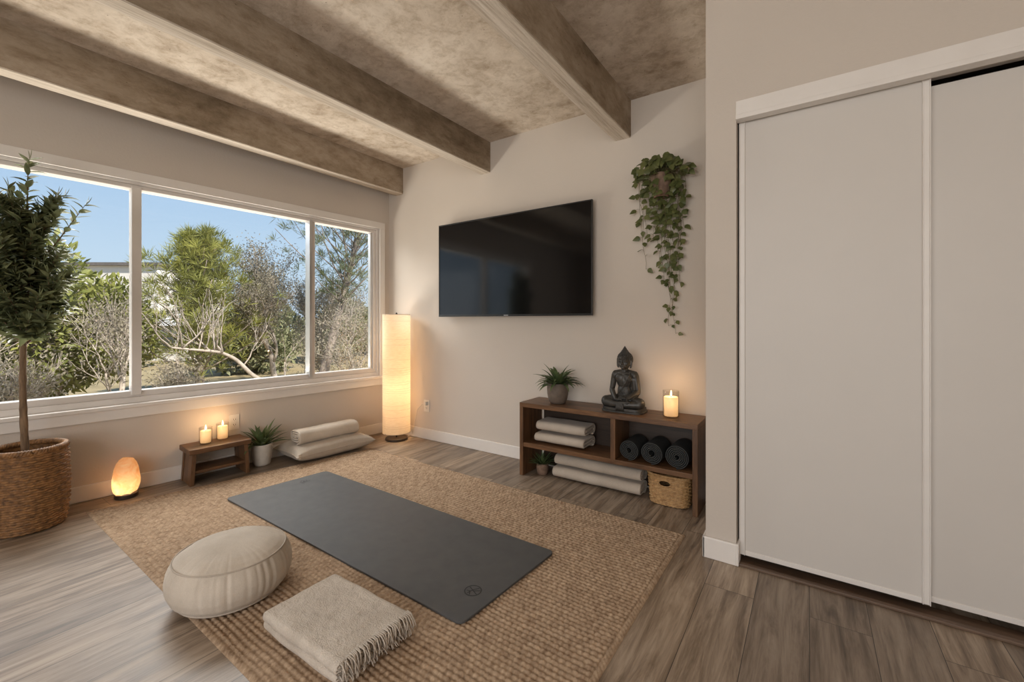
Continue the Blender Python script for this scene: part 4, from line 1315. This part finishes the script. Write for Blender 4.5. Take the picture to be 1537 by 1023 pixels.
# ------------------------------------------------------------------ trailing wall plant
def hanging():
    t = thing('hanging_plant', 'trailing green ivy plant in a small pot hung on the wall', 'potted plant', (-0.792, 2.845, 2.0))
    fix(pot_mesh([(0.040, -0.075), (0.046, -0.072), (0.056, -0.01), (0.066, 0.055), (0.070, 0.070), (0.068, 0.074)], 0.006, 0).build('pot', M['pot_terra'], t, smooth=True), 1e-5)
    b = B(); b.lathe([(0.002, 0.055), (0.061, 0.055)], 24); b.build('soil', M['soil'], t)
    k = B(); k.tube([(0, 0.060, 0.0), (0, 0.078, 0.02), (0, 0.083, 0.06)], 0.006, 8); k.box(-0.025, 0.025, 0.080, 0.086, 0.0, 0.10); k.build('mount_hook', M['metal_dark'], t)
    rnd = random.Random(31)
    st = B(); lf = B()
    def put_leaf(p, size, away):
        d = V((rnd.uniform(-0.8, 0.8) + away.x*0.5, -0.25 + rnd.uniform(-.5, .2), -0.75 + rnd.uniform(-.3, .6)))
        u = V((rnd.uniform(-.6, .6), -1, rnd.uniform(-.1, .7)))
        q = V(p); q.y = min(q.y, 0.068)
        lf.leaf(q, d, u, size, size*0.86, rnd.uniform(-0.1, 0.5), 4, -0.12, 'heart')
    # crown
    for k in range(135):
        a = rnd.uniform(0, 2*PI); r = rnd.uniform(0.02, 0.16)
        x = r*1.15*math.cos(a); y = -0.02 + r*0.75*math.sin(a); z = 0.07 + 0.105*(1-(r/0.16)**2) + rnd.uniform(-.03, .03)
        y = min(y, 0.06)
        st.tube([(x*0.3, y*0.3, 0.055), (x*0.7, y*0.7, z*0.8+0.012), (x, y, z)], 0.0011, 4)
        put_leaf((x, y, z), rnd.uniform(0.042, 0.062), V((math.cos(a), 0, 0)))
    for k in range(34):
        x = rnd.choice([-1, 1])*rnd.uniform(0.02, 0.105) + 0.022; z = rnd.uniform(-0.07, 0.085); y = -0.075 - rnd.uniform(0, .015) + abs(x)*0.5
        st.tube([(x*0.6, -0.05, 0.078), (x*0.9, y-0.004, max(z+0.03, 0.05)), (x, y, z)], 0.0010, 4)
        put_leaf((x, y, z), rnd.uniform(0.040, 0.058), V((0, 0, 0)))
    # trailing stems: x offset at top, drift, length
    stems = [(-0.155, -0.01, 0.20), (-0.13, -0.03, 0.34), (-0.10, -0.02, 0.30), (-0.075, 0.02, 0.46), (-0.05, 0.01, 0.58), (-0.02, 0.015, 0.70), (0.0, 0.06, 0.86), (0.02, 0.03, 0.98), (0.045, 0.03, 1.03),
             (0.06, 0.01, 0.80), (0.085, 0.0, 0.66), (0.11, 0.01, 0.52), (0.135, -0.01, 0.34), (0.155, 0.0, 0.24), (0.03, 0.04, 0.90), (-0.035, 0.07, 0.74), (0.10, -0.03, 0.60), (-0.11, 0.05, 0.42), (-0.165, 0.02, 0.45), (-0.14, 0.03, 0.60), (0.15, -0.02, 0.52), (0.125, -0.03, 0.70), (-0.06, 0.0, 0.26), (0.05, 0.0, 0.30), (-0.085, 0.0, 0.22)]
    for x0, dr, ln in stems:
        n = max(8, int(ln/0.035)); pts = []; y0 = rnd.uniform(-0.05, 0.045)
        x = x0*0.4; z = 0.075
        for k in range(n+1):
            q = k/n
            if q < 0.12: x = x0*(0.4+0.6*q/0.12); z = 0.075 + 0.05*math.sin(PI*q/0.24)
            else:
                x += dr/n + 0.008*math.sin(k*0.9 + x0*40); z = 0.125 - (ln+0.05)*(q-0.12)/0.88
            pts.append(V((x, y0 + (0.055-y0)*min(1, q*1.3) + 0.004*math.sin(k*1.7), z)))
        st.tube(pts, [0.0017 - 0.0008*i/n for i in range(n+1)], 5)
        L_ = 0
        for k in range(2, n+1):
            if rnd.random() < 0.92 - 0.32*(k/n):
                p = pts[k]; s = 1 if k % 2 else -1
                off = V((s*rnd.uniform(0.012, 0.028), -rnd.uniform(0.004, 0.018), rnd.uniform(-.006, .012)))
                st.tube([p, p+off*0.6+V((0, 0, 0.004)), p+off], 0.0009, 4)
                put_leaf(p+off, rnd.uniform(0.042, 0.060)*(1-0.42*(max(0, -pts[k].z)/1.03)), V((s, 0, 0)))
    st.build('vines', M['vine'], t, smooth=True)
    lf.build('leaves', M['leaf_c'], t, smooth=True)
hanging()

# ------------------------------------------------------------------ outside
GZ = -0.35
g = B(); g.grid(lambda i, j: (-4.4 - 60*(i/39)**1.5, -26 + 72*j/59, GZ + (0.10*noise.noise(V((i*0.7, j*0.5, 0))) if i > 0 else 0)), 40, 60)
struct(g.build('lawn_ground', M['ground'], smooth=True), 'dry grass ground outside the window', 'ground')

def branchy(b, p, d, ln, r, depth, rnd, spread=0.7, lift=0.05, tips=None, kids=(2, 4)):
    n = 5; pts = [V(p)]; d = V(d).normalized()
    for k in range(n):
        d = (d + V((rnd.uniform(-.22, .22), rnd.uniform(-.22, .22), rnd.uniform(-.16, .18)+lift))).normalized()
        pts.append(pts[-1] + d*ln/n)
    b.tube(pts, [r*(1-0.45*k/n) for k in range(n+1)], 6 if r > 0.02 else 4)
    if depth == 0:
        if tips is not None: tips += [(pts[-1], d), (pts[3], d)]
        return
    for k in range(rnd.randint(*kids)):
        i = rnd.randint(2, n)
        dd = (d + V((rnd.uniform(-1, 1), rnd.uniform(-1, 1), rnd.uniform(-.6, .7)))*spread).normalized()
        branchy(b, pts[i], dd, ln*rnd.uniform(0.55, 0.8), r*rnd.uniform(0.42, 0.6), depth-1, rnd, spread, lift, tips, kids)
    branchy(b, pts[-1], d, ln*0.72, r*0.55, depth-1, rnd, spread, lift, tips, kids)

def tuft(b, p, d, n, ln, w, rnd):
    d = V(d).normalized()
    for _ in range(n):
        e = (d*rnd.uniform(0.2, 1.1) + V((rnd.gauss(0, .6), rnd.gauss(0, .6), rnd.gauss(0, .5)))).normalized()
        s = e.cross(V((rnd.gauss(0, 1), rnd.gauss(0, 1), rnd.gauss(0, 1))))
        if s.length < 1e-4: continue
        b.card(p, e, s.normalized(), ln*rnd.uniform(0.7, 1.2), w)

def pine(label, loc, H, R, seed, mat, shape='cone', tufts=520, needle=0.13, lean=(0, 0), bare=0.15, group=None):
    t = thing('pine_tree', label, 'tree', loc, 0, group)
    rnd = random.Random(seed)
    tr = B(); nd = B()
    pts = [(lean[0]*k/10, lean[1]*k/10, H*0.94*k/10) for k in range(11)]
    tr.tube(pts, [0.075*H/3*(1-0.85*k/10)+0.008 for k in range(11)], 8)
    nb = int(tufts/9)
    for k in range(nb):
        q = bare + (1-bare)*(k+0.5)/nb*0.97
        a = k*2.399
        rr = R*((1-q)**0.75*1.15+0.10) if shape == 'cone' else R*math.sqrt(max(0.02, 1-(2*(q-bare)/(1-bare)-0.9)**2))
        rr *= rnd.uniform(0.7, 1.15)
        base = V((lean[0]*q, lean[1]*q, H*q))
        d = V((math.cos(a), math.sin(a), 0.35 + 0.5*q)).normalized()
        p = [base]
        dd = d.copy()
        for i in range(5):
            dd = (dd + V((rnd.uniform(-.15, .15), rnd.uniform(-.15, .15), 0.10))).normalized(); p.append(p[-1]+dd*rr/5)
        tr.tube(p, [0.018*(1-q*0.6)*(1-0.8*i/5)+0.003 for i in range(6)], 5)
        for i in range(1, 6):
            for m in range(2 if i < 5 else 3):
                off = V((rnd.uniform(-1, 1), rnd.uniform(-1, 1), rnd.uniform(-.5, .9)))*rr*0.16*(1+i*0.15)
                tuft(nd, p[i]+off, dd + V((0, 0, 0.3)), 22, needle, needle*0.055, rnd)
    tr.build('trunk', M['trunk_o'], t, smooth=True)
    nd.build('needles', M[mat], t)
    return t

def bush(label, loc, size, n, leaf, seed, mat, name='shrub', cat='shrub', group=None, trunk_h=0.0, gap=0.35):
    t = thing(name, label, cat, loc, 0, group)
    rnd = random.Random(seed); lf = B(); tr = B()
    sx, sy, sz = size
    blobs = []
    for k in range(15):
        d = V((rnd.gauss(0, 1), rnd.gauss(0, 1), rnd.gauss(0, 1))).normalized()*rnd.uniform(0.25, 0.78)
        blobs.append((V((d.x*sx, d.y*sy, trunk_h + sz + d.z*sz)), rnd.uniform(0.30, 0.48)))
    for c, r in blobs:
        tr.tube([(c.x*0.08, c.y*0.08, 0), (c.x*0.4, c.y*0.4, c.z*0.5), tuple(c)], [0.035, 0.02, 0.006], 5)
    for k in range(n):
        c, r = blobs[k % len(blobs)]
        d = V((rnd.gauss(0, 1), rnd.gauss(0, 1), rnd.gauss(0, 1))).normalized()
        q = rnd.uniform(0.55, 1.0)**0.6
        p = c + V((d.x*sx, d.y*sy, d.z*sz))*r*q*(1+0.25*noise.noise(d*3+c))
        if p.z < 0.02: continue
        e = (d + V((rnd.gauss(0, .6), rnd.gauss(0, .6), rnd.gauss(0, .6)+0.3))).normalized()
        s = e.cross(V((rnd.gauss(0, 1), rnd.gauss(0, 1), rnd.gauss(0, 1))))
        if s.length < 1e-3: continue
        l_ = leaf*rnd.uniform(0.6, 1.3)
        lf.card(p, e, s.normalized(), l_, l_*0.45)
    tr.build('stems', M['trunk_o'], t, smooth=True)
    lf.build('foliage', M[mat], t)
    return t

# broad green tree behind the potted tree, with bare twigs before it
bush('bushy yellow-green tree outside the window behind the potted tree', (-9.9, 1.35, GZ), (1.3, 1.55, 1.72), 17000, 0.12, 2, 'broad', 'leafy_tree', 'tree', trunk_h=0.15)
pine('bright yellow-green pine outside the middle window pane', (-9.25, 3.25, GZ), 3.0, 1.25, 8, 'pine', 'cone', 720, 0.20)
pine('dull green pine with forked trunk outside the right window pane', (-7.6, 4.55, GZ), 3.9, 1.75, 5, 'pine_d', 'round', 420, 0.17, (0.2, 0.9), 0.45)

def bare_tree(label, loc, seed, ln, r, depth, d=(0, 0, 1), leaves=0, group=None, spread=0.75, kids=(2, 4), lift=0.05):
    t = thing('bare_tree', label, 'tree', loc, 0, group)
    rnd = random.Random(seed); b = B(); tips = []
    branchy(b, (0, 0, 0), d, ln, r, depth, rnd, spread, lift, tips, kids)
    b.build('branches', M['twig'], t, smooth=True)
    if leaves:
        lf = B()
        for k in range(leaves):
            p, dd = tips[rnd.randrange(len(tips))]
            e = V((rnd.gauss(0, 1), rnd.gauss(0, 1), rnd.gauss(0, 1))).normalized(); s = e.orthogonal()
            lf.card(p + V((rnd.gauss(0, .10), rnd.gauss(0, .10), rnd.gauss(0, .10))), e, s, rnd.uniform(.03, .06), 0.014)
        lf.build('dry_leaves', M['dryleaf'], t)
    return t
bare_tree('tangled grey leafless tree outside, right of the bright pine', (-9.0, 4.55, GZ), 4, 1.05, 0.075, 5, (0.05, 0.1, 1), 16000, None, 0.85, (2, 4))
bare_tree('grey leafless brush outside, left of the middle window pane', (-7.7, 1.75, GZ), 12, 0.75, 0.035, 4, (0.0, 0.2, 1), 2200, None, 0.9, (3, 4))
bare_tree('thin leafless tree rising behind the potted tree at the window edge', (-7.4, 0.15, GZ), 17, 1.15, 0.05, 4, (0.0, 0.05, 1), 700, None, 0.75, (2, 4), 0.1)
bare_tree('grey leafless bush outside the right window pane', (-6.6, 4.6, GZ), 23, 0.7, 0.04, 4, (0, 0.05, 1), 2400, None, 0.95, (3, 4))

bare_tree('low grey leafless bush outside at the foot of the left window pane', (-6.9, 0.75, GZ), 51, 0.5, 0.03, 4, (0, 0.1, 1), 2600, None, 0.95, (3, 4))
bare_tree('low grey leafless bush outside at the foot of the mullion', (-7.3, 2.45, GZ), 52, 0.42, 0.028, 4, (0, 0.1, 1), 1500, None, 0.95, (3, 4))
bare_tree('low grey leafless bush outside below the tangled grey tree', (-8.2, 4.9, GZ), 53, 0.55, 0.03, 4, (0, 0.1, 1), 3600, None, 0.95, (3, 4))
bare_tree('grey leafless tree outside between the tangled grey tree and the window edge', (-9.6, 5.5, GZ), 54, 0.95, 0.06, 5, (0, -0.05, 1), 9000, None, 0.85, (2, 4))
# low pale limb leaning across the middle pane
lb = thing('fallen_branch', 'long pale bare branch curving low outside the middle window pane', 'branch', (-7.75, 3.52, GZ - 0.06))
b = B(); rnd = random.Random(40)
main = [V(p) for p in ((0.45, 0.95, 0.0), (0.40, 0.86, 0.28), (0.30, 0.60, 0.36), (0.15, 0.25, 0.42), (0.05, -0.05, 0.62), (0.0, -0.28, 0.92), (-0.05, -0.50, 1.05), (-0.1, -0.85, 1.10), (-0.1, -1.2, 1.16))]
sm = []
for i in range(len(main)-1):
    for k in range(5): sm.append(main[i].lerp(main[i+1], k/5))
for _ in range(3): sm = [sm[0]] + [(sm[i-1]+sm[i]*2+sm[i+1])/4 for i in range(1, len(sm)-1)] + [sm[-1]]
b.tube(sm, [0.055*(1-0.75*i/len(sm)) for i in range(len(sm))], 10)
for k in range(14):
    i = rnd.randint(8, len(sm)-1)
    branchy(b, sm[i], (rnd.uniform(-.3, .5), rnd.uniform(-.8, .5), rnd.uniform(0.2, 1)), 0.45, 0.014, 2, rnd, 0.8, 0.05, None, (1, 3))
b.build('limb', M['twig'], lb, smooth=True)

# far shrubs and trees
far = [((-13.2, 5.9, GZ), (1.3, 1.5, 1.05), 'olive shrub outside low behind the bright pine and grey tree', 37), ((-14.4, 9.6, GZ), (1.7, 1.7, 1.35), 'olive shrub far outside behind the dull green pine', 31), ((-17.2, 7.6, GZ), (1.9, 2.0, 1.15), 'olive shrub far outside behind the tangled grey tree', 32),
       ((-16.5, 0.2, GZ), (2.2, 2.4, 1.7), 'olive shrub far outside behind the bushy yellow-green tree', 33), ((-15.5, 11.9, GZ), (1.5, 1.8, 1.15), 'olive shrub far outside at the right window edge', 34),
       ((-18.2, 4.0, GZ), (1.2, 1.2, 0.55), 'low olive shrub far outside by the pale shed', 35), ((-14.0, -3.4, GZ), (2.0, 2.4, 1.7), 'olive shrub far outside at the left window edge', 36)]
for loc, size, lab, sd in far:
    bush(lab, loc, size, 7000, 0.17, sd, 'hazy', 'shrub', 'shrub', 'far shrubs')

hb = thing('building', 'pale flat-roofed building far outside the middle window pane', 'building', (-31.5, 8.0, GZ), math.radians(35))
bx(-3.2, 3.2, -2.5, 2.5, 0, 4.35).build('wall', M['stucco'], hb)
bx(-3.4, 3.4, -2.7, 2.7, 4.35, 4.5).build('roof', M['roof'], hb)
sh = thing('shed', 'low pale shed far outside below the building', 'shed', (-21.5, 6.45, GZ), math.radians(35))
bx(-1.6, 1.6, -1.2, 1.2, 0, 1.35).build('wall', M['stucco'], sh)
b = B(); b.add([(-1.8, -1.4, 1.33), (1.8, -1.4, 1.33), (1.8, 1.4, 1.33), (-1.8, 1.4, 1.33), (-1.8, 0, 1.85), (1.8, 0, 1.85)], [(0, 3, 2, 1), (0, 1, 5, 4), (2, 3, 4, 5), (1, 2, 5), (3, 0, 4)])
b.build('roof', M['stucco'], sh)
for x in (-0.9, 0.0, 0.9):
    bx(x-0.28, x+0.28, -1.23, -1.19, 0.35, 0.95).build('window', M['winglass'], sh)

# ------------------------------------------------------------------ light, sky, camera
w = bpy.data.worlds.new('sky'); bpy.context.scene.world = w; w.use_nodes = True
nt_ = w.node_tree; nt_.nodes.clear()
out = nt_.nodes.new('ShaderNodeOutputWorld'); bg = nt_.nodes.new('ShaderNodeBackground')
tc = nt_.nodes.new('ShaderNodeTexCoord'); sx = nt_.nodes.new('ShaderNodeSeparateXYZ')
L(nt_, tc.outputs['Generated'], sx.inputs[0])
r = ramp(nt_, sx.outputs['Z'], [(0.0, (0.42, 0.50, 0.58)), (0.12, (0.36, 0.47, 0.585)), (0.40, (0.20, 0.34, 0.55)), (1.0, (0.12, 0.25, 0.50))])
L(nt_, r.outputs['Color'], bg.inputs['Color']); bg.inputs['Strength'].default_value = SKY
L(nt_, bg.outputs[0], out.inputs[0])

s = bpy.data.lights.new('sun', 'SUN'); s.energy = SUN; s.color = (1.0, 0.93, 0.82); s.angle = math.radians(1.2)
so = bpy.data.objects.new('sun', s); C.objects.link(so)
so.rotation_euler = V((0.70, 0.06, 0.66)).to_track_quat('Z', 'Y').to_euler()

def area(name, loc, tgt, sx_, sy_, power, col):
    l = bpy.data.lights.new(name, 'AREA'); l.shape = 'RECTANGLE'; l.size = sx_; l.size_y = sy_; l.energy = power; l.color = col
    o = bpy.data.objects.new(name, l); C.objects.link(o); o.location = loc
    o.rotation_euler = (V(loc)-V(tgt)).to_track_quat('Z', 'Y').to_euler()
    return o
# added fill light outside the unseen rear window, behind the camera
area('rear_fill_light', (-0.25, -2.56, 1.35), (-0.25, 2.0, 1.35), 3.8, 2.05, REAR_FILL, (1.0, 0.93, 0.85))
# open sky above the left window, outside and above the eave line
area('sky_daylight', onwall(1.8, -1.9, 3.3), onwall(1.8, 0.3, 0.9), 3.6, 1.6, LEFT, (1.0, 0.96, 0.90))
# added light below the left window, aimed up to brighten ceiling and beams
area('ceiling_fill_light', onwall(1.7, -1.3, 0.12), onwall(1.7, 1.2, 2.4), 4.0, 0.6, CEILING_FILL, (1.0, 0.93, 0.83))

cd = bpy.data.cameras.new('camera'); cam = bpy.data.objects.new('camera', cd); C.objects.link(cam)
cd.sensor_fit = 'HORIZONTAL'; cd.sensor_width = 36; cd.lens = 645.6*36/1537
cam.location = (0, 0, 1.12); cam.rotation_euler = (PI/2, 0, math.radians(34.668))
cd.shift_y = -(511.5-483)/1537
cd.clip_start = 0.02; cd.clip_end = 300
sc = bpy.context.scene
sc.camera = cam
sc.view_settings.view_transform = 'Standard'; sc.view_settings.look = 'None'
sc.view_settings.exposure = EXPO; sc.view_settings.gamma = 1; sc.view_settings.use_curve_mapping = False
sc.cycles.max_bounces = 10; sc.cycles.diffuse_bounces = 6; sc.cycles.transparent_max_bounces = 16; sc.cycles.transmission_bounces = 6
sc.cycles.caustics_reflective = False; sc.cycles.caustics_refractive = False
sc.cycles.sample_clamp_indirect = 6
